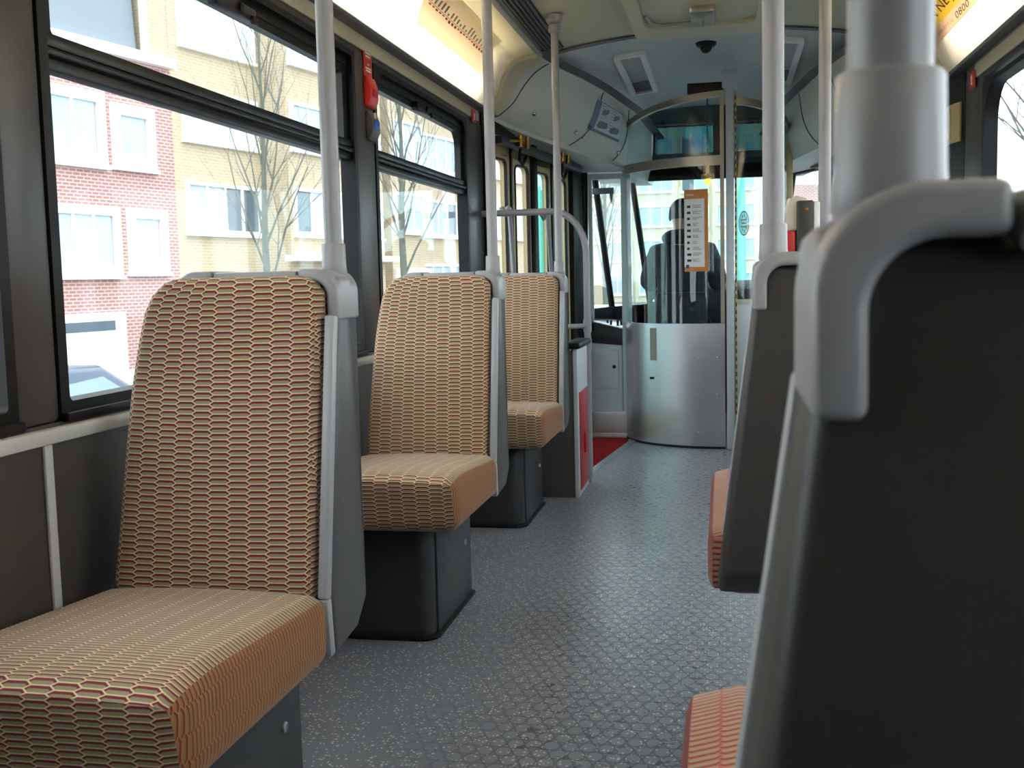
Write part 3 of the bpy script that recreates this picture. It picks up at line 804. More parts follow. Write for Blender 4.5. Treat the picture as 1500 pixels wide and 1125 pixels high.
b = B(); b.prism([(XL, 1.645), (XL + 0.016, 1.650), (XL + 0.026, 1.68), (XL + 0.026, 1.715), (XL + 0.014, 1.752), (XL, 1.755)], lambda a, c, d: (a, d, c), 3.665, 3.755, 0.005)
part('alarm_box', b, M['red'], t)
b = B(); b.box(XL + 0.026, XL + 0.029, 3.69, 3.73, 1.684, 1.71, 0.001); part('pull_tab', b, M['redpanel'], t)
t = thing('stop_button', 'dark grey stop request button with blue face below the red alarm', 'button', (XL, 3.72, 1.53))
b = B(); b.prism([(XL, 1.535), (XL + 0.012, 1.535), (XL + 0.026, 1.565), (XL + 0.026, 1.605), (XL + 0.012, 1.635), (XL, 1.635)], lambda a, c, d: (a, d, c), 3.675, 3.76, 0.004)
part('housing', b, M['shell'], t)
b = B(); b.box(XL + 0.024, XL + 0.029, 3.69, 3.745, 1.575, 1.603, 0.002); part('blue_face', b, M['blue'], t)
b = B(); b.lathe([(0.012, 0), (0.012, 0.004)], (XL + 0.019, 3.718, 1.620), 'X', 14); part('lamp_lens', b, M['beige'], t)

# ================================================================ SEATS
def arc(cx, cz, r, a0, a1, n=8):
    return [(cx + r * math.cos(math.radians(a0 + (a1 - a0) * k / n)), cz + r * math.sin(math.radians(a0 + (a1 - a0) * k / n))) for k in range(n + 1)]
def make_seat(name, label, W, group, flare=0.0, raise_=0.0, backmat='shell', seatmat='fabric', zb=0.355, lift=0.0, cext=0.0):
    """local frame: grab pole at the origin, aisle side +x, the sitter faces -y"""
    t = thing(name, label, 'seat', (0, 0, 0), group)
    xa = 0.033                                             # aisle face
    xw = xa - W                                            # wall side
    fl = lambda x, z: (flare * max(0.0, min(1.0, (0.98 - z) / 0.6)) if x > xa - 0.2 else 0.0) * max(0, min(1, (x - (xa - 0.2)) / 0.2))
    zs = 0.47 + raise_
    # shell
    b = B()
    side = [(-0.155, zb), (-0.165, zs), (-0.075, 0.975), (-0.050, 1.051), (0.024, 1.051), (0.030, 0.99), (0.030, zb + 0.06), (-0.03, zb + 0.012)]
    b.prism(side, yzx, xw + 0.02, xa, 0.010, 3)
    for v in b.bm.verts:
        if v.co.x < xa - 0.2: v.co.x += 0.10 * max(0, min(1, (v.co.z - 0.5) / 0.55)) * (1 if W < 0.6 else 0)
        if v.co.z > 1.02 and v.co.x > xa - 0.1: v.co.x -= 0.009
        v.co.x += fl(v.co.x, v.co.z)
    part('shell', b, M[backmat], t)
    # light edge strip down the aisle side
    b = B()
    e1 = [(-0.175, zb + 0.005), (-0.186, zs), (-0.093, 0.985)]
    pts = [Vector((xa - 0.008 + fl(xa, z), y, z)) for y, z in e1]
    b.bar(pts[0], pts[1], 0.020, 0.024, 0.005, up=(0, 1, 0)); b.bar(pts[1], pts[2], 0.020, 0.024, 0.005, up=(0, 1, 0))
    part('edge_strip', b, M['trim'], t, 'pale edge strip')
    # back cushion
    b = B()
    zt, zl = 1.061, zs - 0.01
    hz = (zt - zl) / 2; hx = (W - 0.045) / 2; cx = (xa - 0.026 + xw + 0.02) / 2
    def shape(p, d):
        z = p.z + hz; f = z / (2 * hz)
        x, y = p.x, p.y
        rr = 0.07 if p.x < 0 else 0.036
        if z > 2 * hz - rr: x *= (hx - rr + math.sqrt(max(0, rr * rr - (z - (2 * hz - rr)) ** 2))) / hx
        if W < 0.6:
            if x < 0: x *= 1 - 0.19 * f - 0.6 * max(0, f - 0.55) ** 2
        if y < 0: y -= 0.012 * (1 - (p.x / hx) ** 2) * math.sin(PI * min(1, max(0, f)))
        return Vector((x, y + (-0.172 + 0.096 * f), p.z))
    b.rbox((cx, 0, (zt + zl) / 2), (hx, 0.032, hz), 0.022, 18, shape, 0)
    part('back_cushion', b, M[seatmat], t)
    # seat cushion
    b = B()
    hy = 0.295; hx2 = (W - 0.004 + cext) / 2; cx2 = (xa + 0.008 + cext + xw) / 2
    def shape2(p, d):
        y = p.y; f = (hy - y) / (2 * hy)                     # 1 at the front
        z = p.z
        z += (0.022 + 0.046 * f - 0.022 * max(0, (f - 0.7) / 0.3) ** 2) * max(0, min(1, (z / 0.053 + 1) / 2))
        z += 0.008 * (1 - (p.x / hx2) ** 2) * (1 if z > 0 else 0)
        yy = y + (0.035 * (1 - d.z) / 2 * f if f > 0.5 else 0) 
        return Vector((p.x, yy, z))
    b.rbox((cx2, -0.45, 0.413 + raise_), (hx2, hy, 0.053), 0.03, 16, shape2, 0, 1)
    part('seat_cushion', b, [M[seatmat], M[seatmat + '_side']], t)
    # pale rail along the top: corner cap with pole collar, middle rail, wall-side corner
    y0, y1 = -0.082, 0.038
    T, RO, RI, ZT = 0.023, 0.046, 0.030, 1.0735
    def cap(outer_x, sgn, collar):
        q_ = [math.radians(q) for q in range(0, 91, 9)]
        outer = [(outer_x - sgn * (RO - RO * math.cos(q)), ZT - RO + RO * math.sin(q)) for q in q_]
        inner = [(outer_x - sgn * (T + RI - RI * math.cos(q)), ZT - T - RI + RI * math.sin(q)) for q in q_]
        poly = [(outer_x, 0.976)] + outer + [(outer_x - sgn * 0.078, ZT), (outer_x - sgn * 0.078, ZT - T)] + inner[::-1] + [(outer_x - sgn * T, 0.976)]
        b = B(); b.prism(poly, xzy, y0, y1, 0.006, 3)
        if collar:
            b.lathe([(0.019, 1.0), (0.0195, 1.052), (0.025, 1.064), (0.0235, 1.080), (0.0228, 1.1195), (0.0215, 1.1215)], (0, 0, 0), n=32)
            b.box(outer_x - 0.034, outer_x - 0.0007, -0.070, 0.0, 1.0, 1.060, 0.013, 3)
        return b
    part('corner_cap', cap(xa + 0.002, 1, True), M['pale'], t, 'pale corner cap with pole collar')
    xl = xw + 0.02 + (0.10 if W < 0.6 else 0)
    part('corner_cap', cap(xl - 0.002, -1, False), M['pale'], t)
    b = B(); b.box(xl + 0.0795, xa - 0.0795, y0 + 0.003, y1 + 0.003, 1.043, 1.0705, 0.006); part('top_rail', b, M['pale'], t)
    # pedestal
    px0, px1, py0, py1 = xw + 0.03, -0.094, -0.525, -0.045
    pz = 0.362 + raise_
    b = B(); b.prism(rrect(px0, px1 - 0.003, py0, py1, (0.004, 0.004, 0.05, 0.045), 6), xyz, -lift, pz, 0.003)
    part('pedestal', b, M['plinth'], t)
    b = B(); b.box(px1 - 0.008, px1 + 0.004, py0 + 0.055, py1, 0.004, pz - 0.004, 0.003)
    ap = part('access_panel', b, M['plinth'], t)
    b = B(); b.lathe([(0.010, 0), (0.010, 0.004), (0.0065, 0.006), (0.0060, 0.002)], (px1 + 0.004, py1 - 0.085, pz - 0.165), 'X', 16)
    lk = B.mesh(b, 'lock', Vector((0, 0, 0)), [M['trim']]); lo = bpy.data.objects.new('lock', lk); COL.objects.link(lo); lo.parent = ap; lo['label'] = 'round chrome lock'
    b = B(); b.prism(rrect(px0, px1 + 0.016, py0 - 0.018, py1 + 0.012, (0.01, 0.01, 0.06, 0.055), 6), xyz, -lift, 0.012, 0.004)
    part('floor_gasket', b, M['black'], t)
    return t
seat = make_seat('passenger_chair', 'single patterned seat in the left foreground, nearest the camera', 0.45, 'single seats along the left windows')
s2 = copy_tree(seat); s3 = copy_tree(seat)
for ch in seat.children:
    if ch.name.startswith('seat_cushion'): ch.location.y = -0.025; ch.location.z = -0.008
seat.location = (-0.75, 2.035, 0); s2.location = (-0.75, 3.52, 0); s3.location = (-0.75, 4.97, 0)
s2['label'] = 'single patterned seat in the middle of the left row'
s3['label'] = 'single patterned seat at the far end of the left row, before the door'
d1 = make_seat('double_chair', 'large blurred double seat back filling the right foreground', 0.92, 'double seats along the right side', 0.075, 0.06, 'shell_dark', 'fabric_red', 0.455, 0.006, 0.082)
d2 = copy_tree(d1); d2['label'] = 'second double seat on the right, beyond the blurred one'
d1.location = (0.069, 0.50, 0.007); d2.location = (0.079, 1.93, 0.006)
d1.rotation_euler.z = PI; d2.rotation_euler.z = PI

# grab poles
def pole(x, y, r, z0, label, group='grab poles standing on seat corners'):
    z1 = ceil_z(x)
    t = thing('grab_pole', label, 'pole', (x, y, z0), group)
    b = B(); b.tube([(x, y, z0), (x, y, z1 - 0.002)], r, 24); part('tube', b, M['pale'], t)
    b = B(); b.lathe([(r + 0.003, -0.075), (r + 0.010, -0.072), (r + 0.010, -0.045), (r + 0.004, -0.040), (r + 0.018, -0.03), (r + 0.022, -0.008), (r + 0.022, 0.0)], (x, y, z1 - 0.004), n=24)
    part('ceiling_flange', b, M['pale'], t)
pole(-0.75, 2.035, 0.0172, 1.115, 'grey grab pole rising from the nearest left seat')
pole(-0.75, 3.52, 0.0172, 1.115, 'grey grab pole rising from the middle left seat')
pole(-0.75, 4.97, 0.0172, 1.115, 'grey grab pole rising from the far left seat, flange at the ceiling')
pole(0.069, 0.50, 0.0178, 1.115, 'very thick looking blurred grab pole in the right foreground')
pole(0.079, 1.93, 0.0180, 1.115, 'grey grab pole rising from the second right seat')
pole(0.300, 3.55, 0.0190, 0.0, 'thin grey pole holding the ticket validator', 'floor poles')

# ticket validator on the free pole
t = thing('ticket_validator', 'ticket validator with beige hood, red base and dark back box', 'validator', (0.24, 3.55, 1.05))
b = B(); b.prism([(0.172, 1.172), (0.176, 1.20), (0.196, 1.272), (0.212, 1.279), (0.245, 1.268), (0.245, 1.172)], xzy, 3.49, 3.60, 0.006, 3); part('hood', b, M['beige'], t)
b = B(); b.prism([(0.166, 1.175), (0.1755, 1.200), (0.1955, 1.270), (0.190, 1.272), (0.170, 1.205)], xzy, 3.50, 3.59); part('display_edge', b, M['white'], t)
b = B(); b.prism([(0.173, 1.172), (0.17, 1.12), (0.173, 1.06), (0.21, 1.06), (0.21, 1.172)], xzy, 3.49, 3.60, 0.004); part('red_base', b, M['red'], t)
b = B(); b.box(0.212, 0.262, 3.475, 3.615, 1.05, 1.262, 0.006); hb = part('back_box', b, M['shell_dark'], t)
for z in (1.15, 1.235):
    b = B(); b.lathe([(0.005, 0.0), (0.005, -0.003), (0.003, -0.005)], (0.242, 3.475, z), 'Y', 12); part('screw', b, M['brass'], hb)
b = B(); b.box(0.262, 0.281, 3.48, 3.61, 1.05, 1.258, 0.004); part('white_plate', b, M['white'], t)

# ---------------------------------------------------------------- modesty panel and handrail before the door
t = thing('modesty_panel', 'narrow dark partition with crimson side panel beside the far left seat', 'partition', (-0.85, 5.2, 0))
b = B(); b.box(-1.0, -0.70, 5.09, 5.12, 0.0, 0.70, 0.004); part('front_panel', b, M['wall_dark'], t)
b = B(); b.box(-0.712, -0.69, 5.085, 5.45, 0.0, 0.715, 0.004); part('side_frame', b, M['greypaint'], t)
b = B(); b.box(-0.690, -0.686, 5.125, 5.42, 0.03, 0.50, 0.001); rp = part('crimson_panel', b, M['redpanel'], t, 'crimson side panel')
b = B(); b.box(-0.686, -0.678, 5.26, 5.29, 0.19, 0.29, 0.003); part('pull_handle', b, M['redpanel'], rp)
b = B(); b.box(-0.75, -0.668, 5.02, 5.46, 0.712, 0.742, 0.01); part('rubber_cap', b, M['black'], t, 'black rubber cap')
t = thing('door_handrail', 'bent grey handrail hooping from the pillar down beside the door step', 'handrail', (-0.69, 5.49, 0))
pts = [(-1.22, 5.49, 1.378), (-0.86, 5.49, 1.378)] + [(-0.86 + 0.17 * math.sin(q * PI / 20), 5.49, 1.378 - 0.22 + 0.22 * math.cos(q * PI / 20)) for q in range(1, 11)] + [(-0.69, 5.49, 0.0)]
b = B(); b.tube(pts, 0.0165, 16); part('hoop_tube', b, M['pale'], t)
b = B(); b.tube([(-0.80, 5.42, 0.80), (-0.69, 5.49, 0.80)], 0.013, 12)
b.lathe([(0.021, 0.77), (0.021, 0.83)], (-0.69, 5.49, 0), n=16); b.lathe([(0.021, 0.685), (0.021, 0.735)], (-0.69, 5.49, 0), n=16)
part('clamp', b, M['pale'], t)

# ================================================================ DRIVER'S CAB
PX0 = -0.005                                               # main post
def plan(tt):                                             # 0 at the post, 1 at the left end
    a = tt * math.radians(88)
    return (-0.01 - 0.625 * math.sin(a), 7.14 - 0.535 * math.cos(a))
def ctop(tt): return 2.105 - 0.17 * tt ** 1.6
t = thing('cab_partition', 'curved driver cab partition with aluminium skirt and tall glass', 'partition', (-0.3, 6.85, 0))
b = B(); b.sheet(lambda u, v: (*plan(u), 0.012 + (0.752 - 0.012) * v), 40, 4, 0.012); sk = part('aluminium_skirt', b, M['alu'], t, 'curved aluminium skirt')
b = B(); b.sheet(lambda u, v: (plan(0.466 + 0.06 * u)[0], plan(0.466 + 0.06 * u)[1] - 0.0125, 0.525 + 0.2 * v), 4, 2, 0.003); part('coin_slot', b, M['slotgrey'], sk)
b = B(); x_, y_ = plan(0.51); b.box(x_ - 0.016, x_ + 0.016, y_ - 0.026, y_ - 0.008, 0.41, 0.424, 0.003); part('finger_pull', b, M['black'], sk)
b = B()
for tt in (0.05, 0.17, 0.75):
    for z in (0.1, 0.33, 0.55): 
        x_, y_ = plan(tt); b.lathe([(0.006, 0.004), (0.006, -0.003), (0.002, -0.005)], (x_, y_ - 0.012, z), 'Y', 10)
part('rivets', b, M['alu'], sk)
b = B(); b.sheet(lambda u, v: (*plan(u), 0.0 + 0.014 * v), 40, 1, 0.016); part('base_gasket', b, M['black'], t)
b = B(); b.sheet(lambda u, v: (*plan(0.02 + 0.96 * u), 0.752 + 0.93 * v), 40, 2, 0.005); part('lower_glass', b, M['cabglass'], t)
b = B(); b.sheet(lambda u, v: (*plan(0.02 + 0.96 * u), 1.735 + (ctop(0.02 + 0.96 * u) - 0.04 - 1.735) * v), 40, 2, 0.005); part('upper_glass', b, M['cabglass'], t)
b = B(); b.sheet(lambda u, v: (plan(u)[0], plan(u)[1] - 0.006, 1.68 + 0.055 * v), 40, 1, 0.018); part('middle_rail', b, M['alu_frame'], t, 'bronze middle rail')
b = B(); b.sheet(lambda u, v: (plan(u)[0], plan(u)[1] - 0.006, ctop(u) - 0.036 + 0.036 * v), 40, 1, 0.018); part('top_rail', b, M['alu_frame'], t)
b = B(); b.sheet(lambda u, v: (plan(0.024 * u)[0], plan(0.024 * u)[1] - 0.004, 0.755 + (ctop(0) - 0.755) * v), 3, 1, 0.016); part('right_stile', b, M['alu_frame'], t)
b = B(); x_, y_ = plan(1.0); b.box(x_ - 0.018, x_ + 0.022, y_ - 0.01, y_ + 0.03, 0.0, ctop(1), 0.005); part('left_stile', b, M['greypaint'], t)
# main post with perforated hinge
t = thing('cab_post', 'grey square post with perforated hinge beside the cab glass', 'post', (0.02, 6.6, 0))
b = B(); b.box(0.0, 0.046, 6.585, 6.65, 0.0, 2.17, 0.005); part('post', b, M['greypaint'], t)
b = B(); b.box(0.05, 0.062, 6.588, 6.60, 0.05, 2.10, 0.002); hg = part('hinge_strip', b, M['creamwood'], t)
b = B()
for k in range(44): b.box(0.053, 0.059, 6.586, 6.589, 0.07 + k * 0.046, 0.095 + k * 0.046)
part('perforations', b, M['black'], hg)
b = B(); b.box(-0.02, 0.07, 6.57, 6.66, 2.12, 2.22, 0.006); part('ceiling_bracket', b, M['greypaint'], t)
b = B(); b.box(-0.22, -0.01, 6.62, 6.70, 2.10, 2.16, 0.004); part('speaker_slot', b, M['black'], t)
# right hand half of the partition
def planr(tt):
    a = tt * math.radians(86); return (0.06 + 0.31 * math.sin(a), 7.06 - 0.43 * math.cos(a))
t = thing('cab_gate', 'cab gate right of the post with grey metal base and glass', 'door', (0.2, 6.75, 0))
b = B(); b.sheet(lambda u, v: (*planr(u), 0.012 + 0.87 * v), 20, 2, -0.012); part('metal_base', b, M['greypaint'], t)
b = B(); b.sheet(lambda u, v: (*planr(u), 0.882 + (2.05 - 0.13 * u ** 1.5 - 0.882) * v), 20, 2, -0.005); gg = part('gate_glass', b, M['cabglass'], t)
b = B(); b.sheet(lambda u, v: (planr(u)[0], planr(u)[1] - 0.004, 2.02 - 0.13 * u ** 1.5 + 0.045 * v), 20, 1, -0.016); part('top_rail', b, M['alu_frame'], t)
b = B(); b.sheet(lambda u, v: (planr(u)[0], planr(u)[1] - 0.004, 0.862 + 0.03 * v), 20, 1, -0.014); part('lower_rail', b, M['alu_frame'], t)
b = B(); b.box(0.352, 0.405, 7.03, 7.09, 0.0, 1.99, 0.006); part('end_post', b, M['creamwood'], t)
# round sticker on the gate glass
t = thing('round_sticker', 'round white pictogram sticker on the glass right of the cab post', 'sticker', (0.09, 6.6, 1.30))
def rs(a, c, d): return (0.103 + a, 6.618 + d + 0.12 * (a + 0.02), 1.338 + c)
circ = lambda r, n=32: [(0.42 * r * math.cos(2 * PI * k / n), r * math.sin(2 * PI * k / n)) for k in range(n)]
b = B(); b.ring(circ(0.072), circ(0.066), rs, 0, -0.002); part('black_ring', b, M['ink'], t)
b = B(); b.prism(circ(0.066), rs, 0, -0.001); part('white_disc', b, M['sticker'], t)
b = B()
for k in range(9):
    a = 2 * PI * k / 9; b.box(0.103 + 0.018 * math.cos(a) - 0.002, 0.103 + 0.018 * math.cos(a) + 0.002, 6.61, 6.6135, 1.338 + 0.045 * math.sin(a) - 0.008, 1.338 + 0.045 * math.sin(a) + 0.008)
for z in (-0.02, 0.0, 0.02): b.box(0.088, 0.116, 6.61, 6.6135, 1.338 + z - 0.004, 1.338 + z + 0.003)
part('pictograms', b, M['greyink'], t)
# tariff notice on the cab glass
t = thing('passenger_notice', 'tall white passenger notice with orange border on the cab glass', 'notice', (-0.17, 6.61, 1.06))
def nfn(d):
    def f(u, v):
        uu = 0.250 - 0.152 * u; x, y = plan(uu); return (x, y - 0.004 - d, 1.063 + 0.482 * v)
    return f
b = B(); b.sheet(nfn(0.002), 8, 4, 0.001); part('orange_border', b, M['orange'], t)
part('white_sheet', strips([(0.0, 0.85, 0.055, 0.885)], nfn(0.0045)), M['white'], t)
random.seed(2)
part('pictograms', strips([(0.12, 0.22 + 0.08 * random.random(), 0.12 + 0.073 * k, 0.15 + 0.073 * k) for k in range(10)], nfn(0.006)), M['ink'], t)
part('text_lines', strips([(0.36, 0.5 + 0.26 * random.random(), 0.12 + 0.073 * k + 0.014 * j, 0.126 + 0.073 * k + 0.014 * j) for k in range(10) for j in range(3)], nfn(0.006)), M['greyink'], t)
part('heading', strips([(0.08, 0.4, 0.925, 0.945)], nfn(0.006)), M['pinkpaper'], t)
part('blue_tab', strips([(0.06, 0.2, 0.04, 0.085)], nfn(0.007)), M['blueink'], t)

# cab side: framed pane, grey control cabinet, kick panel
b = B(); b.ring(rrect(-0.87, -0.60, 0.70, 1.70, 0.004), rrect(-0.845, -0.66, 0.70, 1.665, 0.004), xzy, 7.06, 7.10)
b.box(-0.66, -0.60, 7.055, 7.10, 0.0, 0.70)
single('cab_side_frame', b, M['greypaint'], 'grey frame around the narrow pane left of the cab', 'frame', kind='structure')
t = thing('control_cabinet', 'pale grey control cabinet with hatch under the side pane', 'cabinet', (-0.77, 7.1, 0.17))
b = B(); b.box(-0.875, -0.665, 7.07, 7.5, 0.17, 0.62, 0.004); part('body', b, M['greypaint'], t)
b = B(); b.box(-0.868, -0.69, 7.06, 7.072, 0.325, 0.572, 0.003); hd = part('hatch', b, M['greypaint'], t)
b = B(); b.lathe([(0.012, 0.0), (0.012, -0.006), (0.006, -0.008)], (-0.717, 7.06, 0.462), 'Y', 14); part('knob', b, M['black'], hd)
b = B(); b.prism([(-0.875, 0.62), (-0.655, 0.60), (-0.655, 0.70), (-0.875, 0.755)], xzy, 7.06, 7.75, 0.004); part('console_top', b, M['dash'], t, 'black sloping console top')
b = B(); b.prism([(-0.875, 0.757), (-0.655, 0.702), (-0.655, 0.712), (-0.875, 0.767)], xzy, 7.05, 7.75, 0.003); part('metal_tray', b, M['alu'], t)
for x, y in ((-0.74, 7.12), (-0.70, 7.16), (-0.77, 7.2), (-0.69, 7.3)):
    b = B(); b.tube([(x, y, 0.72), (x, y, 0.76)], 0.008, 8); part('switch', b, M['dash'], t)
b = B(); b.box(-0.875, -0.615, 7.045, 7.07, 0.03, 0.17, 0.003); b.box(-0.88, -0.6, 7.035, 7.07, 0.0, 0.03, 0.004)
single('kick_panel', b, M['alu'], 'silver kick panel above the red step beside the cab', 'panel')

# front end: dash, pillars, windscreen, blinds
BT = [(-0.91, 7.1), (-0.79, 7.72), (-0.56, 8.30), (0.36, 8.30), (0.59, 7.72), (0.71, 7.1)]
TP = [(-0.90, 7.1), (-0.875, 7.45), (-0.665, 7.95), (0.465, 7.95), (0.675, 7.45), (0.70, 7.1)]
b = B()
for i in range(5):
    a0, a1 = BT[i], BT[i + 1]
    b.sheet(lambda u, v: (*lerp(a0, a1, u), -0.05 + (0.98 if i == 2 else 0.86) * v), 1, 1, 0.03)
single('wall_front', b, M['dash'], kind='structure')
b = B()
for i in range(6):
    rr = 0.028 if i in (0, 5) else 0.022
    b.tube([(*BT[i], 0.80), (*TP[i], 1.76)], rr, 10)
for i in range(5):
    sz = 0.925 if i == 2 else 0.81; b.bar((*BT[i], sz), (*BT[i + 1], sz), 0.05, 0.05); b.bar((*TP[i], 1.765), (*TP[i + 1], 1.765), 0.04, 0.10)
single('windscreen_frame', b, M['black'], 'black windscreen pillars and rubber around the cab', 'frame', kind='structure')
for i in range(5):
    b = B(); b.sheet(lambda u, v: lerp((*lerp(BT[i], BT[i + 1], u), 0.94 if i == 2 else 0.82), (*lerp(TP[i], TP[i + 1], u), 1.73), v), 1, 1, 0.004)
    single('window_%d' % (11 + i), b, M['cabglass'], kind='structure')
b = B()
b.box(-0.68, 0.47, 7.93, 7.99, 1.86, 1.895); b.box(-0.68, 0.47, 7.93, 7.99, 2.09, 2.25); b.box(-0.68, -0.49, 7.94, 7.98, 1.8, 2.2); b.box(0.37, 0.47, 7.94, 7.98, 1.8, 2.2); b.box(-0.68, 0.47, 7.93, 7.99, 1.75, 1.80)
for x in (-0.04,): b.box(x - 0.05, x + 0.05, 7.93, 7.99, 1.78, 2.15)
b.box(-0.68, 0.47, 7.94, 7.98, 1.79, 1.90)
single('destination_box', b, M['bluedark'], 'dark teal destination blind housing above the windscreen', 'housing', kind='structure')
for k, (x0, x1, lb) in enumerate(((-0.50, -0.28, 'left teal sun blind above the windscreen'), (-0.282, -0.09, 'bright teal middle sun blind above the windscreen'), (0.02, 0.36, 'right teal sun blind above the windscreen'))):
    t = thing('sun_blind', lb, 'blind', ((x0 + x1) / 2, 7.9, 1.9), 'sun blinds in the cab')
    b = B(); b.box(x0, x1, 7.895, 7.90, 1.895, 2.09, 0.002); part('screen', b, M['blindbright'] if k == 1 else M['blind'], t)
    b = B(); b.tube([(x0 - 0.01, 7.90, 2.095), (x1 + 0.01, 7.90, 2.095)], 0.008, 8); part('rod', b, M['strip'], t)
for k, (x, lb) in enumerate(((-0.45, 'arched blind handle on the left above the windscreen'), (0.19, 'arched blind handle on the right above the windscreen'))):
    b = B(); b.tube([(x - 0.035, 7.86, 2.07), (x - 0.03, 7.86, 2.105), (x + 0.03, 7.86, 2.105), (x + 0.035, 7.86, 2.07)], 0.006, 8); single('blind_handle', b, M['black'], lb, 'handle')
t = thing('dashboard', 'black tram dashboard with lever and silver knobs beyond the cab glass', 'dashboard', (-0.1, 8.0, 0.7))
b = B(); b.prism([(7.90, 0.70), (8.22, 0.70), (8.22, 0.95), (8.02, 1.0), (7.90, 0.93)], yzx, -0.55, 0.40, 0.01); part('body', b, M['dash'], t)
b = B(); b.lathe([(0.02, 0), (0.02, 0.1), (0.0, 0.1)], (-0.42, 7.95, 0.94)); b.lathe([(0.0, 0), (0.03, 0.0), (0.03, 0.02), (0.0, 0.03)], (-0.42, 7.95, 1.04)); part('control_lever', b, M['alu'], t)
for x, z in ((-0.50, 0.86), (-0.47, 0.80)):
    b = B(); b.lathe([(0.018, 0.0), (0.018, -0.02), (0.008, -0.025)], (x, 7.90, z), 'Y', 14); part('knob', b, M['chrome'], t)
t = thing('wing_mirror', 'grey exterior mirror bracket seen through the narrow side pane', 'mirror', (-0.83, 7.4, 1.62))
b = B(); b.box(-0.93, -0.74, 7.42, 7.46, 1.60, 1.64, 0.004); b.prism([(-0.77, 1.60), (-0.745, 1.60), (-0.755, 1.53)], xzy, 7.42, 7.46); part('bracket', b, M['shell'], t)
b = B(); b.lathe([(0.016, -0.01), (0.02, 0.0), (0.016, 0.012)], (-0.11, 6.95, 1.615), 'Y', 16)  # added glowing disc in place of amber reflections
t = thing('amber_reflection', 'small amber glow added inside the cab for amber reflections, behind the notice', 'lamp', (-0.11, 6.95, 1.59)); part('amber_glow', b, M['amber'], t)
b = B(); b.tube([(-0.11, 6.95, 1.63), (-0.11, 6.95, 1.74)], 0.01, 8); b.box(-0.15, -0.07, 6.93, 6.97, 1.635, 1.66, 0.004); part('bracket', b, M['brass'], t)  # bracket and rod added to hold the amber glow
b = B(); b.tube([(-0.11, 6.95, 1.74), (-0.11, 6.95, 2.2)], 0.004, 8); part('hanger', b, M['dash'], t)

# driver, seen from behind
def skin_body(name, verts, edges, radii, root=0, mat=None, sub=2):
    me = bpy.data.meshes.new(name); me.from_pydata(verts, edges, []); me.update()
    o = bpy.data.objects.new(name, me); COL.objects.link(o)
    mo = o.modifiers.new('skin', 'SKIN'); mo.use_smooth_shade = True
    for i, r in enumerate(radii):
        sv = me.skin_vertices[0].data[i]; sv.radius = r if isinstance(r, tuple) else (r, r); sv.use_root = i == root
    s_ = o.modifiers.new('sub', 'SUBSURF'); s_.levels = sub; s_.render_levels = sub
    dg = bpy.context.evaluated_depsgraph_get(); m2 = bpy.data.meshes.new_from_object(o.evaluated_get(dg))
    bpy.data.objects.remove(o); m2.name = name
    m2.polygons.foreach_set('use_smooth', [True] * len(m2.polygons))
    m2.materials.clear(); m2.materials.append(mat); return m2
dx, dy = -0.295, 7.60
t = thing('person', 'driver in a dark hooded jacket seated facing forward in the cab', 'person', (dx, dy, 0.0))
def L(*p): return (p[0], p[1], p[2])
def attach(name, me):
    o = bpy.data.objects.new(name, me); COL.objects.link(o); o.parent = t; return o
V_ = [L(0, 0.0, 0.72), L(0, 0.0, 0.98), L(0, 0.0, 1.18), L(0, 0.01, 1.31), L(0, 0.03, 1.40), L(0, 0.035, 1.47), L(0, 0.03, 1.52),
      L(-0.17, 0.0, 1.20), L(-0.24, 0.10, 0.99), L(-0.20, 0.20, 0.97), L(-0.19, 0.26, 0.975),
      L(0.17, 0.0, 1.20), L(0.24, 0.10, 0.99), L(0.20, 0.20, 0.97), L(0.19, 0.26, 0.975),
      L(-0.09, 0.05, 0.70), L(-0.11, 0.40, 0.68), L(-0.11, 0.42, 0.25), L(-0.11, 0.48, 0.10),
      L(0.09, 0.05, 0.70), L(0.11, 0.40, 0.68), L(0.11, 0.42, 0.25), L(0.11, 0.48, 0.10)]
E_ = [(0, 1), (1, 2), (2, 3), (3, 4), (4, 5), (5, 6), (2, 7), (7, 8), (8, 9), (9, 10), (2, 11), (11, 12), (12, 13), (13, 14),
      (0, 15), (15, 16), (16, 17), (17, 18), (0, 19), (19, 20), (20, 21), (21, 22)]
R_ = [(0.14, 0.10), (0.13, 0.09), (0.10, 0.07), 0.055, (0.070, 0.085), (0.078, 0.098), (0.062, 0.08),
      0.045, 0.038, 0.032, 0.038, 0.045, 0.038, 0.032, 0.038, 0.085, 0.06, 0.045, 0.04, 0.085, 0.06, 0.045, 0.04]
body = skin_body('body', V_, E_, R_, 0, M['skin'])
bm = bmesh.new(); bm.from_mesh(body)
for sx in (-1, 1):                                          # ears, fingers
    m_ = Matrix.Translation((sx * 0.080, 0.02, 1.445)) @ Matrix.Diagonal((0.012, 0.022, 0.034, 1)); bmesh.ops.create_icosphere(bm, subdivisions=2, radius=1, matrix=m_)
    for k in range(4):
        m_ = Matrix.Translation((sx * (0.165 + 0.018 * k), 0.315 - 0.004 * abs(k - 1), 0.965)) @ Matrix.Diagonal((0.009, 0.035, 0.010, 1)); bmesh.ops.create_icosphere(bm, subdivisions=2, radius=1, matrix=m_)
m_ = Matrix.Translation((0, 0.135, 1.445)) @ Matrix.Diagonal((0.013, 0.018, 0.022, 1)); bmesh.ops.create_icosphere(bm, subdivisions=2, radius=1, matrix=m_)
for f in bm.faces: f.smooth = True
bm.to_mesh(body); bm.free()
attach('body', body)
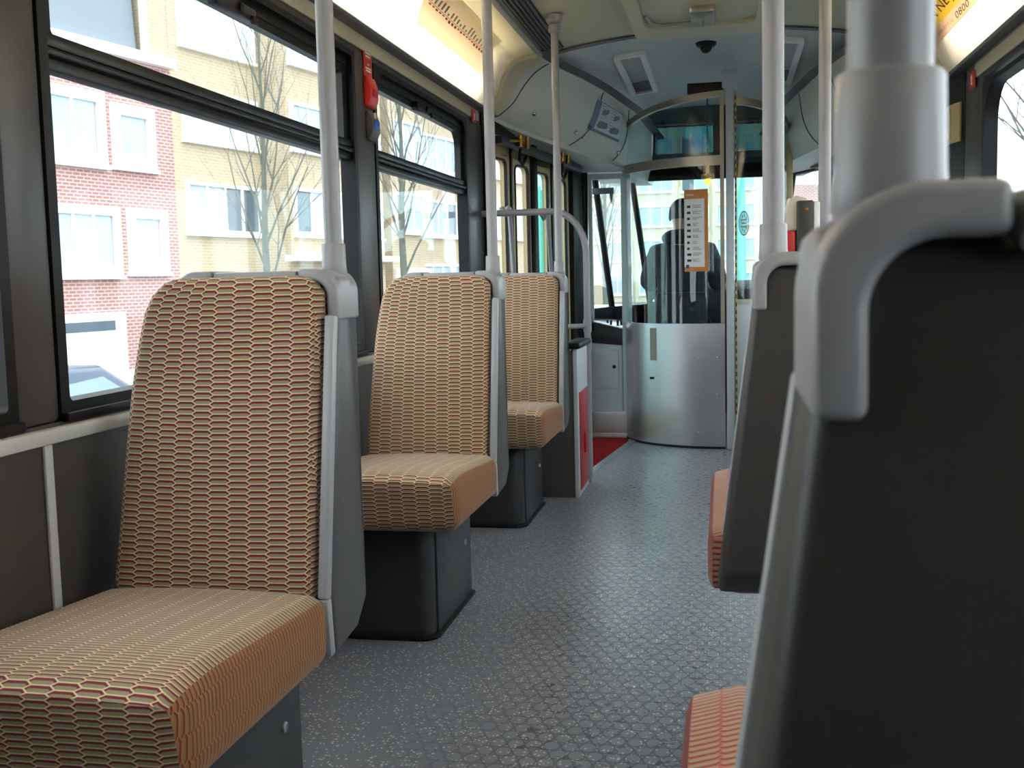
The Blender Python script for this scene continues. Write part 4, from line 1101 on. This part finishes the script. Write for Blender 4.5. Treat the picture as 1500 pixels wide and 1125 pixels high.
jv = [L(0, 0.0, 0.66), L(0, 0.0, 0.98), L(0, -0.005, 1.20), L(0, 0.0, 1.285),
      L(-0.17, 0.0, 1.19), L(-0.245, 0.10, 0.99), L(-0.21, 0.18, 0.97), L(0.17, 0.0, 1.19), L(0.245, 0.10, 0.99), L(0.21, 0.18, 0.97)]
je = [(0, 1), (1, 2), (2, 3), (2, 4), (4, 5), (5, 6), (2, 7), (7, 8), (8, 9)]
jr = [(0.20, 0.14), (0.19, 0.14), (0.15, 0.12), (0.10, 0.09), 0.08, 0.07, 0.055, 0.09, 0.07, 0.055]
attach('jacket', skin_body('jacket', jv, je, jr, 0, M['jacket']))
hv = [L(-0.13, -0.02, 1.285), L(-0.08, -0.075, 1.30), L(0, -0.095, 1.31), L(0.08, -0.075, 1.30), L(0.13, -0.02, 1.285)]
attach('hood', skin_body('hood', hv, [(0, 1), (1, 2), (2, 3), (3, 4)], [0.035, 0.05, 0.055, 0.05, 0.035], 2, M['jacket']))
b = B()
def hairf(u, v):
    a = -PI * 0.5 - PI * 0.72 + 2 * PI * 0.72 * u; e = -0.45 + (PI / 2 + 0.45) * v
    return (0.088 * math.cos(e) * math.cos(a) * -1 * -1, 0.030 + 0.108 * math.cos(e) * math.sin(a), 1.468 + 0.098 * math.sin(e))
b.sheet(hairf, 24, 12, 0.008); bmesh.ops.translate(b.bm, verts=b.bm.verts[:], vec=(dx, dy, 0)); part('hair', b, M['hair'], t)
b = B()
for sx in (-1, 1):
    b.tube([(dx + sx * 0.08, dy + 0.02, 0.70), (dx + sx * 0.11, dy + 0.40, 0.68), (dx + sx * 0.11, dy + 0.43, 0.5), (dx + sx * 0.11, dy + 0.42, 0.16)], [0.11, 0.085, 0.08, 0.06], 14)
part('trousers', b, M['trousers'], t)
b = B()
for sx in (-1, 1): b.rbox((dx + sx * 0.11, dy + 0.48, 0.05), (0.045, 0.13, 0.05), 0.035, 6)
part('shoes', b, M['black'], t)
t = thing('driver_chair', 'dark driver seat under the seated driver', 'seat', (dx, dy, 0.0))
b = B(); b.rbox((dx, dy + 0.06, 0.55), (0.23, 0.24, 0.05), 0.03, 6); part('seat_pad', b, M['dash'], t)
b = B(); b.rbox((dx, dy - 0.20, 0.78), (0.17, 0.035, 0.15), 0.03, 6); part('backrest', b, M['dash'], t)
b = B(); b.lathe([(0.2, 0.0), (0.2, 0.03), (0.05, 0.05), (0.05, 0.5)], (dx, dy + 0.05, 0.0)); part('column', b, M['dash'], t)

# ================================================================ OUTSIDE
def gz(x): return -0.95 if x > -8.5 else -0.95 - 0.95 * min(1, (-8.5 - x) / 4.0)
b = B(); b.prism([(-60, -2.0), (-12.5, -1.95), (-8.5, -0.95), (40, -0.95), (40, -1.2), (-60, -2.4)], xzy, -30, 160)
single('ground', b, M['asphalt'], kind='structure', smooth=False)
FA = Vector((-15.21058, 23.65633, 0)); fang = math.radians(12.5)
fd = Vector((math.sin(fang), math.cos(fang), 0)); fnv = Vector((math.cos(fang), -math.sin(fang), 0))
def frame_of(O, d, n):
    return lambda s, z, k: tuple(O + d * s + n * k + Vector((0, 0, z)))
LF = frame_of(FA, fd, fnv)
def facade_box(b, fr, s0, s1, z0, z1, k0, k1, mi=0):
    b.prism([(s0, z0), (s1, z0), (s1, z1), (s0, z1)], fr, k0, k1, 0, mi=mi)
def brick_wall(fr, quads):
    """boxes with uv in metres along the facade"""
    b = B()
    for s0, s1, z0, z1, k0, k1 in quads:
        def P(s, z, k): return b.bm.verts.new(fr(s, z, k))
        A = [P(s0, z0, k1), P(s1, z0, k1), P(s1, z1, k1), P(s0, z1, k1)]
        C = [P(s0, z0, k0), P(s1, z0, k0), P(s1, z1, k0), P(s0, z1, k0)]
        b.face(A, 0, [(s0, z0), (s1, z0), (s1, z1), (s0, z1)])
        b.face([C[0], A[0], A[3], C[3]], 0, [(k0, z0), (k1, z0), (k1, z1), (k0, z1)])
        b.face([A[1], C[1], C[2], A[2]], 0, [(k1, z0), (k0, z0), (k0, z1), (k1, z1)])
        b.face([A[3], A[2], C[2], C[3]], 0, [(s0, k1), (s1, k1), (s1, k0), (s0, k0)])
        b.face([C[1], C[0], C[3], C[2]], 0, [(s1, z0), (s0, z0), (s0, z1), (s1, z1)])
    return b
def house_window(root, fr, s0, s1, z0, z1, k=0.0, fw=0.12, n=2, dark=(), reveal=0.10, sill=0.08):
    b = B(); b.ring(rrect(s0, s1, z0, z1, 0.002, 1), rrect(s0 + fw, s1 - fw, z0 + fw, z1 - fw, 0.002, 1), fr, k - 0.01, k + reveal)
    b.prism([(s0 - 0.03, z0 - sill), (s1 + 0.03, z0 - sill), (s1 + 0.03, z0), (s0 - 0.03, z0)], fr, k - 0.01, k + reveal + 0.06)
    ww = (s1 - s0 - 2 * fw) / n
    for i in range(1, n): 
        c = s0 + fw + i * ww; b.prism([(c - 0.05, z0 + fw), (c + 0.05, z0 + fw), (c + 0.05, z1 - fw), (c - 0.05, z1 - fw)], fr, k, k + 0.06)
    wo = part('window', b, M['whiteframe'], root, smooth=False)
    for i in range(n):
        c0 = s0 + fw + i * ww
        p = B(); p.prism([(c0 + 0.04, z0 + fw), (c0 + ww - 0.04, z0 + fw), (c0 + ww - 0.04, z1 - fw), (c0 + 0.04, z1 - fw)], fr, k - 0.01, k + 0.03)
        part('pane', p, M['panedark'] if i in dark else M['paneblind'] if 'blind' in dark else M['pane'], wo, smooth=False)
# red brick house
t = thing('red_brick_house', 'red brick house with white framed windows and slate roof at the left', 'house', LF(0, -2.0, 0))
part('wall', brick_wall(LF, [(-9.0, 3.68, -2.2, 6.95, -6, 0)]), M['redbrick'], t, smooth=False, recalc=True)
b = B(); b.prism([(-9, 6.95), (2.55, 6.95), (2.55, 11.5), (-9, 11.5)], lambda s, z, k: LF(s, z, k - (z - 6.95) * 0.06), -6, -0.05); part('slate_roof', b, M['slate'], t, smooth=False)
b = B(); facade_box(b, LF, -9, 3.68, 6.75, 7.0, 0, 0.25); b.tube([LF(2.68, 7.0, 0.12), LF(2.62, 11.5, 0.12)], 0.11, 8); part('gutter', b, M['whiteframe'], t)
house_window(t, LF, -0.9, 1.2, 4.02, 5.80, 0, 0.26, 2); house_window(t, LF, 1.42, 2.93, 4.05, 5.62, 0, 0.28, 1)
house_window(t, LF, -0.88, 1.50, 1.36, 3.05, 0, 0.22, 3); house_window(t, LF, 1.78, 3.22, 1.42, 3.06, 0, 0.26, 1)
house_window(t, LF, -4.5, -1.9, 4.02, 5.80, 0, 0.26, 2); house_window(t, LF, -4.5, -1.6, 1.36, 3.05, 0, 0.22, 3)
house_window(t, LF, 2.35, 3.1, -0.7, 0.55, 0, 0.08, 1, (0,))
b = B(); facade_box(b, LF, -0.8, 1.48, -2.1, 0.46, -0.02, 0.10); gd = part('garage_door', b, M['whiteframe'], t)
b = B(); facade_box(b, LF, -0.62, 1.1, 0.02, 0.26, 0.1, 0.115); part('pane', b, M['panedark'], gd)
b = B(); facade_box(b, LF, 1.5, 3.68, -2.2, -1.0, 0, 0.06); part('base_course', b, M['concrete'], t)
# yellow brick apartments with projecting bays
def apartments(name, label, s0, sections, zoff, z0=-2.2, z1=12.5, fr=LF, depth=8, wallmat=None):
    t = thing(name, label, 'building', fr(s0, z0, 0))
    quads = []
    if name == 'yellow_apartment_block' and s0 < 5: quads.append((2.75, 3.69, 7.02, z1, -depth, -0.02))
    for (a, c, k, rows) in sections:
        quads.append((a, c, z0, z1, -depth, k))
    part('wall', brick_wall(fr, quads), wallmat or M['yellowbrick'], t, smooth=False)
    for (a, c, k, rows) in sections:
        for (w0, w1, za, zb_, n, dark) in rows:
            house_window(t, fr, w0, w1, za + zoff, zb_ + zoff, k, 0.10, n, dark)
    return t
rows = lambda w0, w1, n, dk: [(w0, w1, 2.5 + 2.5 * i - (0.0), 3.9 + 2.5 * i, n, dk if i == 0 else ('blind',) if n == 4 else ()) for i in range(4)]
t = apartments('yellow_apartment_block', 'yellow brick apartment block with projecting bay next to the red house', 3.7,
    [(3.69, 7.45, 0.0, rows(4.05, 7.35, 4, (2, 3))), (7.45, 12.9, 1.0, rows(7.6, 12.7, 6, (0,))), (12.9, 13.6, 0.0, [])], 0.0)
b = B(); facade_box(b, LF, 7.1, 13.0, 1.72, 1.90, 1.0, 1.6); part('canopy', b, M['whiteframe'], t)
b = B(); facade_box(b, LF, 3.7, 7.45, -2.2, 1.2, 0.0, 0.03); 
house_window(t, LF, 9.2, 11.5, -0.6, 1.3, 1.0, 0.1, 2, (0,)); house_window(t, LF, 4.6, 6.4, -0.7, 0.9, 0.0, 0.1, 2)
t = apartments('yellow_apartment_block', 'second yellow brick apartment block farther along the street', 13.6,
    [(13.6, 16.0, 0.9, rows(13.8, 15.9, 3, (0,))), (16.0, 22.0, 0.0, rows(17.1, 21.3, 5, (3,))), (22.0, 26.0, 0.9, rows(22.3, 25.7, 4, ()))], 0.27)
b = B(); facade_box(b, LF, 13.7, 16.3, -2.0, 1.5, 0.9, 1.0); part('white_entrance', b, M['whiteframe'], t)
house_window(t, LF, 17.3, 20.8, 0.2, 1.7, 0.0, 0.1, 4)
t = apartments('yellow_apartment_block', 'third yellow brick apartment block glimpsed through the door panes', 26.0,
    [(26.0, 31.0, 0.0, rows(26.4, 30.6, 4, ())), (31.0, 36.0, 0.9, rows(31.3, 35.7, 4, ()))], 0.3, z1=11)
# block closing the street ahead
FF = frame_of(Vector((-17, 84, 0)), Vector((1, 0.05, 0)).normalized(), Vector((0.05, -1, 0)).normalized())
def frows(w0, w1, n, dk=()): return [(w0, w1, -0.4 + 2.55 * i, 1.15 + 2.55 * i, n, dk) for i in range(5)]
secs = []; s_ = 0.0
for k, (wd, kk) in enumerate(((4.2, 0.0), (3.2, 0.8), (2.8, 0.0), (3.2, 0.8), (2.6, 0.0), (3.4, 0.8), (2.4, 0.0), (0.8, 0.0))):
    secs.append((s_, s_ + wd, kk, frows(s_ + 0.25, s_ + wd - 0.25, 3 if wd > 3 else 2, (0,) if k % 3 == 1 else ()) if wd > 1 else [])); s_ += wd
apartments('ochre_apartment_block', 'ochre brick apartment block closing the street ahead of the windscreen', 0.0, secs, 0.0, z0=-2.0, z1=12.5, fr=FF, wallmat=M['creambrick'])
t = thing('corner_house', 'small red brick house far right seen through the cab window', 'house', (6.5, 60, -0.95))
fr = frame_of(Vector((3.3, 60, 0)), Vector((1, 0, 0)), Vector((0, -1, 0)))
part('wall', brick_wall(fr, [(0, 7, -0.95, 5.6, -6, 0)]), M['redbrick'], t, smooth=False)
b = B(); facade_box(b, fr, -0.3, 7.3, 3.9, 4.4, 0, 0.5); part('white_cornice', b, M['whiteframe'], t)
house_window(t, fr, 0.8, 2.6, 1.4, 3.2, 0, 0.12, 2); house_window(t, fr, 3.6, 5.6, 1.4, 3.2, 0, 0.12, 2)

# bare trees
def tree(label, x, y, z, h, seed, spread=0.5, r0=0.13, levels=4, group='bare street trees', count=16):
    rnd = random.Random(seed)
    t = thing('bare_tree', label, 'tree', (x, y, z), group)
    tr = B(); br = B()
    def limb(b, p, d, ln, r, lev):
        pts = [p]; rs = [r]; q = p
        for k in range(4):
            d = (d + Vector((rnd.uniform(-1, 1), rnd.uniform(-1, 1), rnd.uniform(-0.3, 0.6))) * 0.12).normalized()
            q = q + d * ln / 4; pts.append(q); rs.append(r * (1 - 0.17 * (k + 1)))
        b.tube(pts, rs, 6 if lev > 1 else 4, cap=False)
        if lev <= 0: return
        for k in range(4 if lev > 1 else 3):
            i = rnd.choice((1, 2, 3, 4)) if lev < levels else rnd.choice((2, 3, 4))
            a = rnd.uniform(0, 2 * PI)
            nd = (d * 0.9 + Vector((math.cos(a), math.sin(a), 0.35)) * rnd.uniform(0.5, 1.0) * (0.5 + spread)).normalized()
            limb(br, pts[i], nd, ln * rnd.uniform(0.5, 0.72), rs[i] * 0.55, lev - 1)
    p = Vector((x, y, z)); top = p + Vector((0, 0, h * 0.42))
    tr.tube([p, p + Vector((0.02, 0.03, h * 0.2)), top, p + Vector((0.05, 0.0, h * 0.7)), p + Vector((0.0, 0.05, h))], [r0, r0 * 0.85, r0 * 0.7, r0 * 0.4, r0 * 0.12], 10)
    for k in range(count):
        f = 0.30 + 0.64 * k / count; a = k * 2.4 + rnd.uniform(-0.4, 0.4)
        limb(br, p + Vector((0.03, 0.02, h * f)), Vector((math.cos(a) * spread, math.sin(a) * spread, 0.8)).normalized(), h * 0.34 * (1.15 - 0.6 * f), r0 * 0.32 * (1.2 - f * 0.8), 3 if levels > 3 else 2)
    part('trunk', tr, M['bark'], t); part('branches', br, M['bark'], t, kind='stuff')
tree('bare street tree before the yellow bay, through the large left window', -7.05, 16.1, -1.0, 6.4, 3, 0.30, 0.075)
tree('bare street tree through the smaller left window with the latch', -6.9, 23.0, -1.0, 7.2, 5, 0.32, 0.10)
tree('bare street tree seen through the narrow pane left of the cab', -2.95, 27.0, -0.95, 5.6, 9, 0.26, 0.08)
tree('tall bare tree against the sky in the right window', 10.3, 38.0, -0.95, 13.5, 12, 0.55, 0.16, group='park trees on the right', count=40)
tree('bare park tree behind the tall one in the right window', 14.5, 48.0, -0.95, 15.0, 17, 0.6, 0.17, group='park trees on the right', count=40)

# cars
def car(label, x, y, rot, paint):
    t = thing('car', label, 'car', (0, 0, 0), 'cars in the street')
    b = B(); b.prism([(-2.05, 0.32), (-2.08, 0.75), (-1.75, 0.92), (-1.15, 0.98), (0.85, 0.98), (1.85, 0.82), (2.08, 0.62), (2.08, 0.32)], lambda a, c, d: (d, a, c), -0.84, 0.84, 0.07, 3)
    b.prism([(-1.55, 0.95), (-1.05, 1.38), (-0.6, 1.46), (0.15, 1.44), (1.0, 0.95)], lambda a, c, d: (d * (1 - 0.22 * max(0, (c - 0.95) / 0.5)), a, c), -0.78, 0.78, 0.05, 3)
    part('body', b, M[paint], t)
    b = B()
    for sx in (-1, 1): b.prism([(-1.25, 1.0), (-0.95, 1.32), (0.08, 1.36), (0.72, 1.0)], lambda a, c, d: (sx * (0.785 - 0.17 * (c - 0.95) / 0.5 + d), a, c), -0.01, 0.012)
    part('side_window', b, M['carglass'], t)
    for sx in (-1, 1):
        for yy in (-1.3, 1.3):
            b = B(); b.lathe([(0.1, -0.09), (0.3, -0.09), (0.315, -0.05), (0.315, 0.05), (0.3, 0.09), (0.1, 0.09)], (sx * 0.78, yy, 0.315), 'X', 20); part('wheel', b, M['tyre'], t)
    b = B()
    for sx in (-1, 1): b.lathe([(0.09, -0.03), (0.085, 0.03), (0.03, 0.045)], (sx * 0.6, 2.05, 0.66), 'Y', 14)
    part('headlight', b, M['white'], t)
    t.location = (x, y, gz(x)); t.rotation_euler.z = rot
car('dark blue car at the foot of the large left window', -5.1, 7.1, 0.0, 'carblue')
car('pale teal car glimpsed between the first two left seats', -7.3, 18.9, 0.0, 'carteal')
car('white car in front of the tram, low in the side pane', -2.6, 21.5, 0.1, 'carwhite')
car('pale teal car farther ahead, low in the side pane', -4.4, 27.0, 0.1, 'carteal')
# teal mast and shelter panel
t = thing('street_mast', 'teal street mast in front of the ochre block', 'mast', (0.24, 18.0, -0.95))
b = B(); b.tube([(0.24, 18, -0.95), (0.24, 18, 0.8), (0.20, 18, 7.0)], [0.085, 0.075, 0.06], 14); part('shaft', b, M['tealpaint'], t)
b = B(); b.lathe([(0.14, 0), (0.14, 0.3), (0.09, 0.35)], (0.24, 18, -0.95)); part('foot', b, M['tealpaint'], t)
t = thing('shelter_panel', 'tall teal shelter panel beyond the front door panes', 'panel', (-2.55, 16.5, -0.95))
b = B(); b.box(-2.72, -2.42, 16.2, 16.25, -0.95, 2.35, 0.01); part('panel', b, M['tealpaint'], t)
b = B(); b.box(-2.74, -2.70, 16.18, 16.27, -0.95, 2.4, 0.005); b.box(-2.44, -2.40, 16.18, 16.27, -0.95, 2.4, 0.005); part('frame', b, M['tealpaint'], t)
